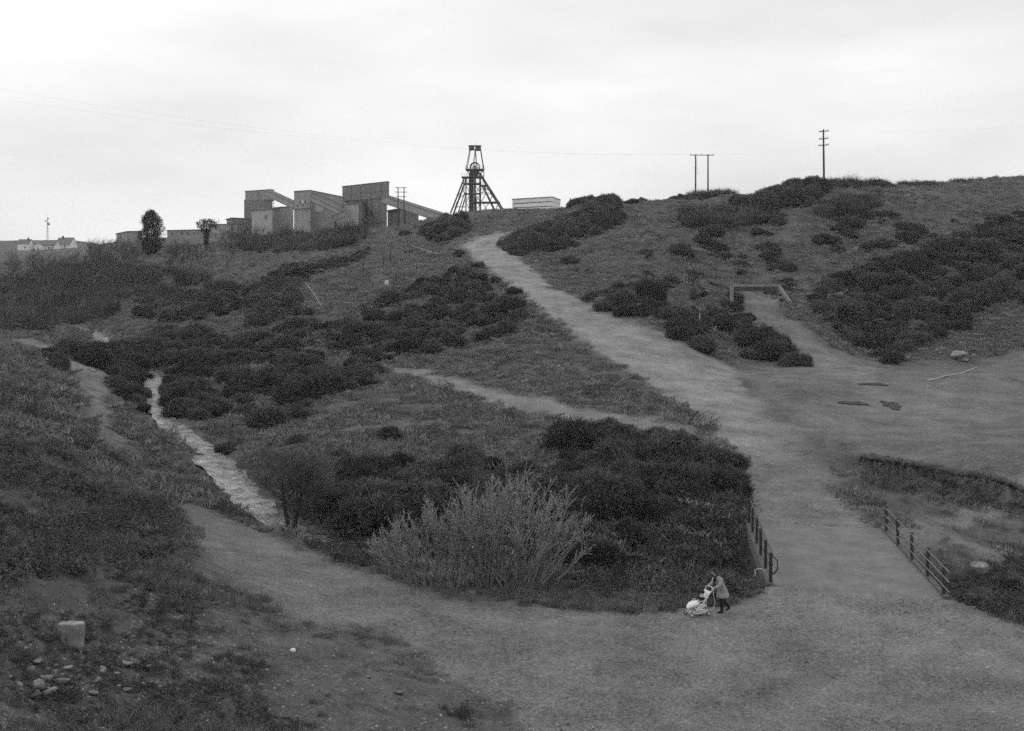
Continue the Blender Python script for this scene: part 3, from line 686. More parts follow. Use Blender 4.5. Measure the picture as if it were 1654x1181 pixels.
# bramble and dead bracken
thicket([(-40,620),(60,630),(130,690),(230,770),(285,815),(270,870),(200,900),(90,900),(-40,920)], 'dark bramble and dead bracken on the left foreground bank', (0.4, 0.9), key='bramble', n=9000, space=0.42, keep=0.75, name='bramble_cover', cat='brambles')
thicket([(960,880),(1040,840),(1110,785),(1165,780),(1198,800),(1215,860),(1238,930),(1215,948),(1120,950),(1000,940),(940,930)], 'tangled bramble bank left of the bridge railing', (0.5, 1.0), key='bramble', n=7000, space=0.34, name='bramble_cover', cat='brambles')
thicket([(1535,930),(1620,890),(1760,890),(1760,1020),(1614,1000),(1540,970)], 'dark bramble in the gully right of the bridge', (0.4, 0.8), key='bramble', n=3500, space=0.36, name='bramble_cover', cat='brambles')
thicket([(1395,762),(1500,785),(1700,815),(1700,830),(1600,815),(1500,800),(1400,775)], 'overhanging tangle along the cut edge of the spoil yard', (0.3, 0.5), key='bramble', n=1500, space=0.5, name='bramble_cover', cat='brambles', keep=0.6)
thicket([(560,800),(620,860),(600,905),(540,890),(480,860),(520,820)], 'bramble tangle on the far bank of the stream by the dark tree', (0.4, 0.8), key='bramble', n=2500, space=0.38, name='bramble_cover', cat='brambles')

# grass
def grass_cover(name, key, Yr, dens, size, label, thr, seed, xr=0.50, cover_max=0.42):
    """scattered in plan between two distances, thinner where it is stony"""
    n = int(dens); Yv = np.exp(RNG.uniform(math.log(Yr[0]), math.log(Yr[1]), n)); Xv = RNG.uniform(-xr, xr, n)*Yv
    g = samp(gravel, Xv, Yv); f = fbm(Xv*0.35, Yv*0.35, seed, 3)
    k = (g + RNG.random(n)**2*0.5 < cover_max + 0.12 + f*0.35) & (samp(c_yard, Xv, Yv) < 0.12) & (samp(cut_face, Xv, Yv) < 0.05) & (samp(rubble, Xv, Yv) < 0.35+0.5*f) & (samp(c_ramp, Xv, Yv) < 0.3) & (f > thr) & (samp(dS, Xv, Yv) > 1.7) & (samp(bd, Xv, Yv) < -1.1)
    thinned = np.maximum(samp(stony_fg, Xv, Yv)*0.72, samp(flank, Xv, Yv)*(0.93 if key != 'grass' else 0.6)); bankside = (Xv > 5.5) & (Xv < 13.5) & (Yv > 53.5) & (Yv < 72)
    k &= (RNG.random(n) > thinned) & ~(bankside & (key != 'grass') & (RNG.random(n) < 0.8))
    Xv, Yv, f = Xv[k], Yv[k], f[k]
    s = RNG.uniform(*size, len(Xv))*(1+f*0.8)*(1-0.4*samp(stony_fg, Xv, Yv))
    return scatter(name, key, np.stack([Xv, Yv, hgt(Xv, Yv)], -1), s, label, 'grass', tilt=0.2)
grass_cover('grass', 'grass', (25, 75), 36000, (0.35, 0.8), 'short rough grass over the near banks and verges', -0.11, 101)
grass_cover('grass', 'rough', (25, 95), 6500, (0.4, 0.9), 'long tussock grass standing above the short grass on the near banks', 0.08, 103)
grass_cover('grass', 'turf', (60, 170), 26000, (0.7, 1.4), 'rough grass on the middle slopes and terrace', -0.14, 105)
grass_cover('grass', 'turf', (140, 330), 24000, (0.8, 1.5), 'coarse grass on the far hillsides', -0.5, 107)
def scatter_stones(poly, n, size, label):
    px, py = in_poly_points(poly, n); X, Y, Z = ground_at(px, py); k = Y > 0; X, Y, Z = X[k], Y[k], Z[k]
    s = size[0]*(size[1]/size[0])**(RNG.random(len(X))**2.2)
    scatter('scattered_stones', 'stones', np.stack([X, Y, Z], -1), s, label, 'stones', sink=0.2, tilt=0.4)
scatter_stones([(20,960),(300,960),(450,990),(640,1030),(780,1100),(1000,1140),(1000,1190),(0,1190)], 10000, (0.025, 0.13), 'small stones strewn over the lower left foreground')
scatter_stones([(330,830),(480,890),(700,965),(1100,990),(1250,955),(1520,970),(1700,1010),(1700,1190),(780,1190),(600,1030),(400,950)], 15000, (0.018, 0.085), 'loose chippings on the foreground gravel')
scatter_stones([(1250,945),(1520,962),(1435,868),(1290,700),(1180,600),(1000,510),(860,440),(760,400),(800,440),(1010,600),(1160,710),(1205,830)], 6000, (0.025, 0.10), 'loose chippings on the upper road and bridge')
scatter_stones([(1180,600),(1420,600),(1640,600),(1640,760),(1400,740),(1250,690)], 900, (0.04, 0.16), 'loose stones on the spoil yard')
scatter_stones([(640,600),(1120,690),(1050,650),(960,590),(900,640),(600,760),(480,700),(560,640)], 500, (0.04, 0.13), 'loose stones on the grass terrace')
scatter_stones([(245,610),(262,610),(270,670),(350,730),(400,780),(460,850),(560,890),(560,900),(440,860),(380,800),(320,740),(245,670)], 900, (0.06, 0.34), 'stones along the stream bed')

# weeds in the lower left foreground
thicket([(-20,880),(200,890),(330,960),(480,1010),(640,1060),(760,1140),(760,1190),(-20,1190)], 'low dark weeds and dead stalks in the lower left foreground', (0.18, 0.42), key='bramble', n=5000, space=0.55, keep=0.5, name='weed_cover', cat='weeds')
# ragged growth along the right skyline
def skyline(label, key, ranges, size, name, cat):
    pts, sc = [], []
    for (a, b, n, hi) in ranges:
        for px in RNG.uniform(a, b, n):
            x, y, z = crest(px); y2 = y - RNG.uniform(-1.0, 4.0); x2 = (px-CX)/F*y2; s = RNG.uniform(*size)*hi
            pts.append((x2, y2, float(hgt(np.array([x2]), np.array([y2]))[0]))); sc.append(s)
    scatter(name, key, np.array(pts), np.array(sc), label, cat, sink=0.2)
skyline('ragged gorse breaking the right hand skyline', 'gorse', [(925,990,22,1.25),(1012,1042,7,0.6),(1082,1104,6,0.6),(1130,1180,8,0.5),(1225,1275,14,1.0),(1270,1326,24,1.5),(1470,1614,10,0.4)], (0.7, 1.4), 'gorse_thicket', 'gorse')
skyline('thin twiggy scrub along the right hand skyline', 'scrub', [(1105,1180,26,1.0),(1335,1430,40,1.2),(1430,1620,30,0.7)], (0.9, 1.9), 'scrub_thicket', 'scrub')

def verge_grass():
    px, py = in_poly_points([(860,945),(1000,945),(1110,950),(1235,954),(1222,966),(1180,977),(1100,990),(1000,990),(900,982),(800,972),(820,955)], 2600); X, Y, Z = ground_at(px, py); k = (Y > 0) & (samp(c_road, X, Y) < 0.5)
    scatter('grass', 'rough', np.stack([X, Y, Z], -1)[k], RNG.uniform(0.25, 0.6, int(k.sum())), 'pale dry grass on the verge between the willow and the bridge', 'grass')
verge_grass()

scatter_stones([(30,1040),(260,1040),(420,1075),(560,1130),(560,1190),(0,1190)], 260, (0.05, 0.2), 'larger half-buried stones round the rubble heap at the lower left')
scatter_stones([(180,930),(320,940),(420,990),(300,1000),(190,985)], 160, (0.04, 0.13), 'stones among the dead branches on the left bank')

def edge_grass():
    e = np.array(EDGE); n = 520; t = RNG.uniform(0.14, 0.98, n)*(len(e)-1); X = np.interp(t, np.arange(len(e)), e[:,0]); Y = np.interp(t, np.arange(len(e)), e[:,1]) + fbm(X*0.5, X*0+3, 41, 4)*0.9 + np.where(RNG.random(n) < 0.35, RNG.uniform(-0.1, 0.3, n), RNG.uniform(-2.2, -0.25, n))
    scatter('grass', 'rough', np.stack([X, Y, hgt(X, Y)], -1), RNG.uniform(0.25, 0.75, n), 'ragged grass fringing the cut edge of the spoil yard', 'grass', tilt=0.5)
edge_grass()

# ------------------------------------------------------------------ mine buildings on the hill
def gz(x, y): return float(hgt(np.array([x]), np.array([y]))[0])
def corners(Lp, Cp, Rp):
    """plan corners from three upright edges (photo column, distance, photo row of the eaves)"""
    L_ = P(*[Lp[0], Lp[2], Lp[1]]); C_ = P(*[Cp[0], Cp[2], Cp[1]]); R_ = P(*[Rp[0], Rp[2], Rp[1]])
    B_ = (L_[0]+R_[0]-C_[0], L_[1]+R_[1]-C_[1], L_[2]+R_[2]-C_[2])
    return [Vector(C_), Vector(R_), Vector(B_), Vector(L_)]
def block(name, parent, org, Lp, Cp, Rp, z0, mat, shrink=0.0, roof=None, rt=0.25, over=0.25):
    cs = corners(Lp, Cp, Rp); o = Vector(org)
    cen = sum(cs, Vector())/4
    if shrink: cs = [c + Vector(((cen-c).x, (cen-c).y, 0)).normalized()*shrink for c in cs]
    b = [Vector((c.x, c.y, z0))-o for c in cs]; t = [c-o for c in cs]
    w = MB().hexa(b, t).build(name, M[mat], parent)
    if roof:
        q = [c + Vector(((c-cen).x, (c-cen).y, 0)).normalized()*over - o for c in cs]
        MB().hexa([v+Vector((0,0,0.004)) for v in q], [v+Vector((0,0,rt)) for v in q]).build('roof', M[roof], parent)
    return cs
def on_face(parent, org, a, b, u0, u1, z0, z1, mat, name, d=0.12, nrm=None):
    """a panel set on the upright face from a to b (plan), u along it in 0..1"""
    a = Vector((a.x, a.y, 0)); b = Vector((b.x, b.y, 0)); n = Vector(((b-a).y, -(b-a).x, 0)).normalized()
    p, q = a+(b-a)*u0, a+(b-a)*u1; o = Vector(org)
    f0 = [p+n*d, q+n*d, q-n*d*0.4, p-n*d*0.4]
    return MB().hexa([Vector((v.x, v.y, z0))-o for v in f0], [Vector((v.x, v.y, z1))-o for v in f0]).build(name, M[mat], parent)
def zrow(py, Y): return CH-(py-HY)*Y/F
def gallery(parent, org, A_, B_, h, w, mat='sheet_mid', name='conveyor_gallery', legs=0):
    a, b, o = Vector(P(*A_)), Vector(P(*B_)), Vector(org)
    g = MB().bar(a-o, b-o, w, h).build(name, M[mat], parent)
    up = Vector((0, 0, h/2+0.12))
    r = MB().bar(a-o+up, b-o+up, w+0.3, 0.18).build('gallery_roof', M['roof'], g)
    f = MB().bar(a-o-up*0.95, b-o-up*0.95, w+0.1, 0.2).build('gallery_floor', M['steel'], g)
    for k in range(legs):
        t = (k+0.7)/(legs+0.2); p = a+(b-a)*t; z0 = gz(p.x, p.y)-0.5
        for s in (-1, 1):
            d = Vector(((b-a).y, -(b-a).x, 0)).normalized()*s*w*0.4
            MB().bar((p.x+d.x-o.x, p.y+d.y-o.y, z0-o.z), p+d-o-Vector((0, 0, h/2+0.1)), 0.25).build('trestle_leg', M['steel'], g)
    return g

# the mill: a high box on a narrower tower
base = P(596, 366, 380); base = (base[0], base[1], gz(base[0], base[1])); t = empty('mill_building', base)
tag(t, 'tallest dark sheet-clad mine building, its wide top storey overhanging', 'building')
cs = block('upper_storey', t, base, (553,390,302), (626,372,294), (628.6,384,295.5), zrow(320.5, 376), 'sheet_dark', roof='roof')
lo = block('tower', t, base, (556.8,390,319.6), (621.5,373.5,319.5), (625,384,320), base[2]-2, 'sheet_dark', shrink=0.0)
an = block('annex', t, base, (553.8,384,331), (579.5,371,331.5), (590,379,331.5), zrow(364, 375), 'sheet_mid', roof='roof', rt=0.15)
on_face(t, base, lo[3], lo[0], 0.44, 0.58, zrow(346, 378), zrow(317.5+3.2, 378), 'glass_dark', 'recess_shade', 0.2)  # flat dark panel: the shade of the recess is put into its colour
on_face(t, base, lo[3], lo[0], 0.42, 0.50, zrow(368, 377), zrow(352, 377), 'glass_dark', 'doorway', 0.2)
for k in range(4):
    on_face(t, base, an[3], an[0], 0.1+0.23*k, 0.16+0.23*k, base[2]-1.0, zrow(364.2, 375), 'steel', 'support_leg', 0.2)
for u in (0.2, 0.42, 0.64, 0.86):
    on_face(t, base, cs[3], cs[0], u-0.006, u+0.006, zrow(320, 376), zrow(299.5, 380), 'roof', 'cover_strip', 0.1)
on_face(t, base, cs[3], cs[0], 0.0, 1.0, zrow(311, 380), zrow(310.4, 380), 'roof', 'lap_joint', 0.07)
for u in (0.68, 0.86): on_face(t, base, lo[3], lo[0], u-0.006, u+0.006, base[2], zrow(321, 376), 'roof', 'cover_strip', 0.1)
gallery(t, base, (621,321.5,376), (718,353,345), 2.0, 2.6, 'sheet_mid', legs=2)

base = P(505, 366, 398); base = (base[0], base[1], gz(base[0], base[1])); t = empty('crusher_house', base)
tag(t, 'grey flat-roofed mine building left of the mill, three small dark windows', 'building')
cs = block('wall', t, base, (475,400,310), (501,392,308), (556,429,319), base[2]-2, 'sheet_mid', roof='roof')
for i, (u, z0, z1) in enumerate(((0.22, 333.5, 330.0), (0.55, 333.5, 330.0), (0.85, 333.0, 329.0), (0.40, 329, 324.5), (0.68, 329, 324.5))):
    on_face(t, base, cs[3], cs[0], u-0.035, u+0.035, zrow(z0, 396), zrow(z1, 396), 'glass_dark', 'window', 0.12)
on_face(t, base, cs[3], cs[0], 0.53, 0.585, zrow(329, 396), zrow(323.6, 396), 'white', 'white_shutter', 0.12)
on_face(t, base, cs[3], cs[0], 0.0, 0.99, zrow(337.6, 396), zrow(336.8, 396), 'roof', 'ledge', 0.3)
on_face(t, base, cs[0], cs[1], 0.12, 0.34, zrow(343, 402), zrow(321, 400), 'glass_dark', 'opening', 0.1)
gallery(t, base, (506,321,388), (553,344,376), 1.5, 2.0)
gallery(t, base, (528,322,396), (556,334,384), 1.3, 1.8)
gallery(t, base, (521,362,368), (556.5,344.5,370), 1.9, 2.4, legs=1)

base = P(418, 372, 426); base = (base[0], base[1], gz(base[0], base[1])); t = empty('ore_bin_house', base)
tag(t, 'tall dark mine building farthest left, a gallery leaving its right side', 'building')
cs = block('upper_storey', t, base, (396,432,309.3), (436.5,424,306.5), (442.3,434,307.2), zrow(323, 427), 'sheet_mid', roof='roof', rt=0.18)
block('tower', t, base, (394.3,432,322.6), (434,424.8,322.3), (440,434,323), base[2]-2, 'sheet_dark')
on_face(t, base, cs[3], cs[0], 0.52, 0.54, zrow(323, 427), zrow(310, 427), 'roof', 'cover_strip', 0.1)
for k in range(3):
    p = P(441.3, 325+k*4, 432); MB().box(p[0]-base[0]-0.2, p[0]-base[0]+0.35, p[1]-base[1]-0.6, p[1]-base[1]+0.6, p[2]-base[2]-0.1, p[2]-base[2]+0.1).build('stair_landing', M['steel'], t)
gallery(t, base, (434,312,421), (479,333,402), 1.7, 2.2)

def shed(name, Lp, Cp, Rp, wall, label, roof='roof', feats=()):
    b = P(Cp[0], Cp[2], Cp[1]); b = (b[0], b[1], gz(b[0], b[1])); t = empty(name, b); tag(t, label, 'shed', 'low sheds around the mine')
    cs = block('wall', t, b, Lp, Cp, Rp, min(b[2], gz(*P(Lp[0], Lp[2], Lp[1])[:2]), gz(*P(Rp[0], Rp[2], Rp[1])[:2]))-1.5, wall, roof=roof, rt=0.3, over=0.5)
    for (nm, m_, u0, u1, r0, r1) in feats: on_face(t, b, cs[3], cs[0], u0, u1, zrow(r0, Cp[1]), zrow(r1, Cp[1]), m_, nm, 0.1)
shed('mine_shed', (406.5,410,340.5), (440,404,337.8), (474,432,333.5), 'sheet_pale', 'pale shed with a dark doorway in front of the tall left building', feats=[('doorway', 'glass_dark', 0.66, 0.72, 354, 347)])
shed('mine_shed', (366,422,355.5), (374,417,352.8), (409,428,354.3), 'sheet_mid', 'low grey shed left of the pale shed with the doorway', feats=[('window', 'glass_dark', 0.45, 0.62, 361, 357)])
shed('mine_shed', (270,434,373), (341,426,371.5), (352,436,372), 'sheet_mid', 'long low shed behind the flat-topped pine', feats=[('window', 'glass_dark', u, u+0.05, 378, 375) for u in (0.1, 0.3, 0.45, 0.6, 0.8)])
shed('mine_shed', (338,415,364), (383,409,362.5), (394,418,364), 'sheet_pale', 'low pale shed between the flat-topped pine and the grey shed', feats=[('window', 'glass_dark', 0.2, 0.27, 370, 366)])
shed('mine_shed', (188,470,378.5), (205,462,374.6), (229,470,374.2), 'sheet_mid', 'grey roofed shed on the skyline left of the conifer', feats=[('window', 'glass_dark', 0.3, 0.5, 384, 381)])
shed('mine_shed', (626,398,341.5), (646,392,337.8), (676,402,343.5), 'sheet_dark', 'dark shed behind the tall two-legged pole right of the mill', feats=[('window', 'glass_dark', 0.3, 0.4, 349, 345)])

base = P(866, 342, 384); base = (base[0], base[1], gz(base[0], base[1])); t = empty('winder_house', base)
tag(t, 'white flat building with two dark window bands right of the headframe', 'building')
TB = [((827.5,388), (892,376), (905.3,392)), (318.6, 325.0), (326.4, 332.2), (333.6, 345)]
for i, (r0, r1) in enumerate(TB[1:]):
    q = [(c[0], c[1], HY-(HY-r0)*376/c[1]) for c in TB[0]]
    block('wall_panel', t, base, q[0], q[1], q[2], zrow(r1, 376), 'white', roof='roof' if i == 0 else None, rt=0.22, over=0.2)
for r0, r1 in ((325.0, 326.4), (332.2, 333.6)):
    q = [(c[0], c[1], HY-(HY-r0)*376/c[1]-0.02) for c in TB[0]]
    block('window_band', t, base, q[0], q[1], q[2], zrow(r1, 376)-0.01, 'glass_dark', shrink=0.15)

# ------------------------------------------------------------------ headframe
HF = 420.0; base = P(768, 342, HF); base = (base[0], base[1], gz(base[0], base[1])); t = empty('headframe', base)
tag(t, 'steel lattice mine headframe with sheave wheel on the skyline', 'headframe')
def hp(px, py, dy=0.0):
    p = P(px, py, HF); return Vector((p[0]-base[0], p[1]-base[1]+dy, p[2]-base[2]))
def member(nm, a, b, w, m_='steel', par=None): return MB().bar(a, b, w*0.78).build(nm, M[m_], par or t)
zb = 345.5
for dy in (-3.2, 3.2):
    sx = dy*0.35
    member('leg', hp(752.0+sx, 287, dy*0.7), hp(730.0+sx, zb, dy*1.5), 0.55)
    member('leg', hp(774.0+sx, 279, dy*0.7), hp(815.5+sx*2, zb, dy*1.5), 0.55)
    member('raker', hp(780.0+sx, 301, dy*0.8), hp(801.5+sx, zb, dy*1.2), 0.38)
    member('raker', hp(752.6+sx, 311, dy*0.8), hp(741.5+sx, zb, dy*1.2), 0.34)
    for x in (758.8, 767.2, 775.6): member('shaft_column', hp(x+sx*0.5, 279, dy*0.5), hp(x+sx*0.5, zb, dy*0.5), 0.42)
    member('shaft_column', hp(752.4+sx*0.5, 287, dy*0.5), hp(752.4+sx*0.5, zb, dy*0.5), 0.28)
    member('mast_leg', hp(759.6+sx*0.3, 240, dy*0.5), hp(753.6+sx*0.3, 274, dy*0.8), 0.30)
    member('mast_leg', hp(776.0+sx*0.3, 240, dy*0.5), hp(781.4+sx*0.3, 274, dy*0.8), 0.30)
    member('mast_leg', hp(767.8+sx*0.3, 241, dy*0.3), hp(764.8+sx*0.3, 266, dy*0.5), 0.22)
    member('mast_leg', hp(767.8+sx*0.3, 241, dy*0.3), hp(769.8+sx*0.3, 266, dy*0.5), 0.22)
    member('strut', hp(753.6, 274, dy*0.8), hp(760.5, 285, dy*0.6), 0.24)
    member('strut', hp(781.4, 274, dy*0.8), hp(781.6, 288, dy*0.8), 0.24)
    member('strut', hp(781.4, 274, dy*0.8), hp(772, 286, dy*0.6), 0.2)
    for (xa, xb, y) in ((737, 752.4, 316), (777, 797, 312.5), (733, 752.4, 334), (776, 790, 305)):
        member('girt', hp(xa, y, dy*1.05), hp(xb, y, dy*0.9), 0.2)
    for a, b in (((786,299),(778,313)), ((785,312.5),(776,328)), ((783,303),(797,313)), ((797,312.5),(790,327)), ((792,313),(806,327)), ((791,326.5),(781,340)), ((791,326.5),(801,340)), ((806,327),(800,340)),
                 ((779,327),(787,340)), ((746,302),(752,316)), ((741,316),(752,303)), ((736,332),(745,316)), ((747,334),(752,318)), ((776,313),(768,327)), ((768,313),(776,327)),
                 ((768,299),(776,313)), ((776,299),(768,313)), ((753,299),(759,313)), ((753,327),(759,313)), ((753,327),(759,341)), ((768,341),(776,327))):
        member('brace', hp(a[0], a[1], dy*0.8), hp(b[0], b[1], dy*0.9), 0.16)
for (xa, xb, y, h, d) in ((752.4, 782.0, 273.6, 0.45, 3.4), (745.8, 778.2, 286.2, 0.32, 3.4), (748.3, 776, 296.3, 0.42, 3.0), (774, 786.4, 299.4, 0.36, 3.0), (761, 807.5, 326.5, 0.42, 3.6), (752, 777, 312.5, 0.3, 2.4)):
    a, b = hp(xa, y), hp(xb, y)
    pl = MB().box(a.x, b.x, -d, d, a.z-h, a.z).build('platform', M['steel'], t)
    for s in (-d+0.06, d-0.06):
        r = MB(); r.bar((a.x, s, a.z+1.0), (b.x, s, a.z+1.0), 0.07)
        for k in range(5): r.bar((a.x+(b.x-a.x)*k/4, s, a.z), (a.x+(b.x-a.x)*k/4, s, a.z+1.0), 0.07)
        if y < 300: r.build('handrail', M['steel'], pl)
a, b = hp(757.6, 242.5), hp(776.6, 236.2)
MB().box(a.x, a.x+(b.x-a.x)*0.44, -1.9, 1.9, a.z, b.z).build('crown_girder', M['steel'], t); MB().box(a.x+(b.x-a.x)*0.54, b.x, -1.9, 1.9, a.z-0.15, b.z-0.1).build('crown_girder', M['steel'], t)
MB().box(a.x-0.2, b.x+0.2, -2.1, 2.1, b.z+0.004, b.z+0.12).build('crown_deck', M['steel'], t)
member('lightning_rod', hp(768.5, 236), hp(768.5, 226), 0.07)
for dy in (-1.3, 1.3):        # sheave wheels
    c = hp(767.0, 270.3, dy); R_ = 7.4*HF/F
    ring = MB(); ring.tube([(c.x+R_*math.cos(k*math.pi/14), c.y, c.z+R_*math.sin(k*math.pi/14)) for k in range(29)], 0.17, 5, False)
    wh = ring.build('sheave_wheel', M['steel'], t)
    for k in range(6):
        an_ = k*math.pi/6; MB().bar((c.x-R_*math.cos(an_), c.y, c.z-R_*math.sin(an_)), (c.x+R_*math.cos(an_), c.y, c.z+R_*math.sin(an_)), 0.1).build('spoke', M['steel'], wh)
    MB().bar((c.x, c.y-0.5, c.z), (c.x, c.y+0.5, c.z), 0.5).build('hub', M['steel'], wh)
c = hp(766, 277); MB().hexa([(c.x-0.9, -1.6, c.z-1.9), (c.x+1.1, -1.6, c.z-1.9), (c.x+1.1, 1.6, c.z-1.9), (c.x-0.9, 1.6, c.z-1.9)], [(c.x-1.8, -2, c.z+0.6), (c.x+1.9, -2, c.z+0.6), (c.x+1.9, 2, c.z+0.6), (c.x-1.8, 2, c.z+0.6)]).build('sheave_bearer', M['steel'], t)
a, b = hp(760.2, 281), hp(765.2, zb); MB().box(a.x, b.x, -1.2, 1.2, b.z, a.z).build('skip_guide_casing', M['steel'], t)
a, b = hp(767.5, 318), hp(775, 330); MB().box(a.x, a.x+0.5, -1.0, 1.0, b.z-3, a.z).build('ladderway', M['steel'], t)

# ------------------------------------------------------------------ poles and wires
def pole_base(px, py, Y): p = P(px, py, Y); return (p[0], p[1], gz(p[0], p[1])-0.3)
def insulator(mbpos, par): return MB().lathe([(0.02, 0), (0.06, 0.03), (0.05, 0.09), (0.07, 0.12), (0.03, 0.2)], 6, mbpos).build('insulator', M['steel_pale'], par)
def h_pole(pxs, py0, py1, Y, arms, label):
    x0, x1 = [(p-CX)/F*Y for p in pxs]; c = (x0+x1)/2; b = (c, Y, gz(c, Y)-0.3); t = empty('power_pole', b); tag(t, label, 'power pole', 'power poles on the hill')
    top = zrow(py0, Y)-b[2]
    for x in (x0, x1): MB().tube([(x-c, 0, 0), (x-c, 0, top*0.5), (x-c, 0, top)], [0.17, 0.145, 0.12], 8).build('pole', M['wood'], t)
    for (e, py, ins) in arms:
        z = zrow(py, Y)-b[2]; ar = MB().bar((x0-c-e, -0.16, z), (x1-c+e, -0.16, z), 0.1, 0.14).build('crossarm', M['wood'], t)
        for k in range(ins): insulator((x0-c-e+0.08+(x1-x0+2*e-0.16)*k/(ins-1), -0.16, z+0.071), ar)
    return b, top
b1, t1_ = h_pole((1123.6,1143.6), 249.5, 320, 236, [(1.1, 250.8, 3)], 'two-legged power pole with one crossarm on the right skyline')
MB().tube([(-1.2+0.25, -0.1, t1_-1.0), (-1.0, -0.3, t1_-3), (-0.75, -0.2, t1_-3.9)], 0.03, 4).build('jumper_cable', M['wood'], bpy.data.objects['power_pole'])
b2, t2_ = h_pole((643,652.6), 302.5, 366, 300, [(0.55, 303.5, 2), (0.75, 310.5, 2), (0.5, 318, 2)], 'slim two-legged pole with three crossarms beside the mill')
bx = pole_base(1330, 302, 212); t = empty('power_pole', bx); tag(t, 'tall single telegraph pole with three short crossarms on the right skyline', 'power pole', 'power poles on the hill')
top = zrow(209, 212)-bx[2]; MB().tube([(0.12, 0, 0), (0.05, 0, top*0.5), (0, 0, top)], [0.2, 0.17, 0.13], 8).build('pole', M['wood'], t)
for py, e in ((212.5, 0.85), (224.5, 0.8), (235, 0.9)):
    z = zrow(py, 212)-bx[2]; ar = MB().bar((-e, -0.2, z-0.08), (e, -0.2, z+0.08), 0.1, 0.13).build('crossarm', M['wood'], t)
    for k in (-1, -0.55, 0.55, 1): insulator((k*(e-0.06), -0.2, z+0.066+k*0.08), ar)
def wire(a, b, sag, r, label, n=26):
    a, b = Vector(a), Vector(b); pts = []
    for k in range(n+1):
        u = k/n; p = a.lerp(b, u); p.z -= 4*sag*u*(1-u); pts.append(p)
    o = MB().tube(pts, r, 4).build('overhead_wire', M['steel']); tag(o, label, 'wire', 'overhead wires'); return o
wire((b1[0]-2.2, b1[1], b1[2]+t1_+0.05), P(-260, 96, 150), 3.5, 0.004, 'upper overhead wire from the two-legged skyline pole to the far left')
wire((b1[0], b1[1]-0.3, b1[2]+t1_+0.05), P(-260, 118, 152), 3.2, 0.004, 'lower overhead wire from the two-legged skyline pole to the far left')
wire((b1[0]+2.2, b1[1], b1[2]+t1_+0.05), (bx[0], bx[1]-0.2, bx[2]+top-2.6), 0.7, 0.004, 'overhead wire between the two-legged pole and the single pole')
wire((bx[0]+0.5, bx[1]-0.2, bx[2]+top-0.4), P(1900, 180, 240), 1.2, 0.004, 'overhead wire running right from the single pole')

# ------------------------------------------------------------------ houses and mast at the far left
def house(px0, px1, Y, wtop, rtop, wbot, depth, rz, label, feats, chimney=None, gable=False):
    x0, x1 = (px0-CX)/F*Y, (px1-CX)/F*Y; c = (x0+x1)/2; w = (x1-x0)/2; z0 = zrow(wbot, Y); b = (c, Y, z0)
    t = empty('house', b, rz); tag(t, label, 'house', 'white houses at the far left')
    wt, rt_ = zrow(wtop, Y)-z0, zrow(rtop, Y)-z0
    if gable:   # gable end faces us
        m = MB(); m.add([(-w, 0, -1.5), (w, 0, -1.5), (w, depth, -1.5), (-w, depth, -1.5), (-w, 0, wt), (w, 0, wt), (w, depth, wt), (-w, depth, wt), (0, 0, rt_-0.15), (0, depth, rt_-0.15)],
                        [(0,1,5,8,4), (2,3,7,9,6), (1,2,6,5), (3,0,4,7)]); m.build('wall', M['white'], t)
        for s in (-1, 1): MB().bar((s*(w+0.25)/2, depth/2, (wt-0.15+rt_)/2), (s*(w+0.25)/2*1.0001, depth/2+0.001, (wt-0.15+rt_)/2), 0.1) 
        for s in (-1, 1): MB().hexa([(0, -0.25, rt_-0.12), (s*(w+0.3), -0.25, wt-0.25), (s*(w+0.3), depth+0.25, wt-0.25), (0, depth+0.25, rt_-0.12)][::s], [(0, -0.25, rt_+0.08), (s*(w+0.3), -0.25, wt-0.05), (s*(w+0.3), depth+0.25, wt-0.05), (0, depth+0.25, rt_+0.08)][::s]).build('roof', M['roof'], t)
    else:
        m = MB(); m.add([(-w, 0, -1.5), (w, 0, -1.5), (w, depth, -1.5), (-w, depth, -1.5), (-w, 0, wt), (w, 0, wt), (w, depth, wt), (-w, depth, wt), (-w, depth/2, rt_-0.15), (w, depth/2, rt_-0.15)],
                        [(0,1,5,4), (2,3,7,6), (1,2,6,9,5), (3,0,4,8,7)]); m.build('wall', M['white'], t)
        for s in (-1, 1):
            ye = depth/2 + s*(depth/2+0.35); q = [(-w-0.2, depth/2, rt_-0.12), (w+0.2, depth/2, rt_-0.12), (w+0.2, ye, wt-0.25), (-w-0.2, ye, wt-0.25)]
            MB().hexa(q[::s], [(x, y, z+0.2) for x, y, z in q][::s]).build('roof', M['roof'], t)
    if chimney is not None: MB().box(chimney-0.4, chimney+0.4, depth/2-0.4, depth/2+0.4, rt_-0.6, rt_+0.9).build('chimney', M['roof'], t)
    for (u, v0, v1, ww) in feats:
        f_ = MB().box(u*w-ww/2, u*w+ww/2, -0.06, 0.05, v0, v1).build('window', M['white'], t); MB().box(u*w-ww/2+0.1, u*w+ww/2-0.1, -0.10, -0.061, v0+0.1, v1-0.1).build('pane', M['glass_dark'], f_)
house(28, 47, 610, 393, 386.5, 403.5, 6, 0.05, 'white house cut by the left edge of the view', [(0.3, 0.7, 1.7, 1.0)], chimney=1.5)
house(49.5, 57, 622, 393.5, 388, 402, 6, 0.0, 'small white house second from the left edge', [(0.2, 0.8, 1.8, 0.8)])
house(57, 68, 605, 396, 391.4, 406, 8, 0.0, 'white gable-ended house in the row at the far left', [(-0.2, 0.8, 1.9, 0.9)], gable=True)
house(68.5, 88.5, 610, 396, 388.6, 404.5, 7, -0.06, 'long white bungalow between the gable-ended house and the chimneyed one', [(-0.6, 0.7, 1.7, 1.1), (0.1, 0.7, 1.7, 1.1), (0.6, 0.2, 1.9, 0.9)])
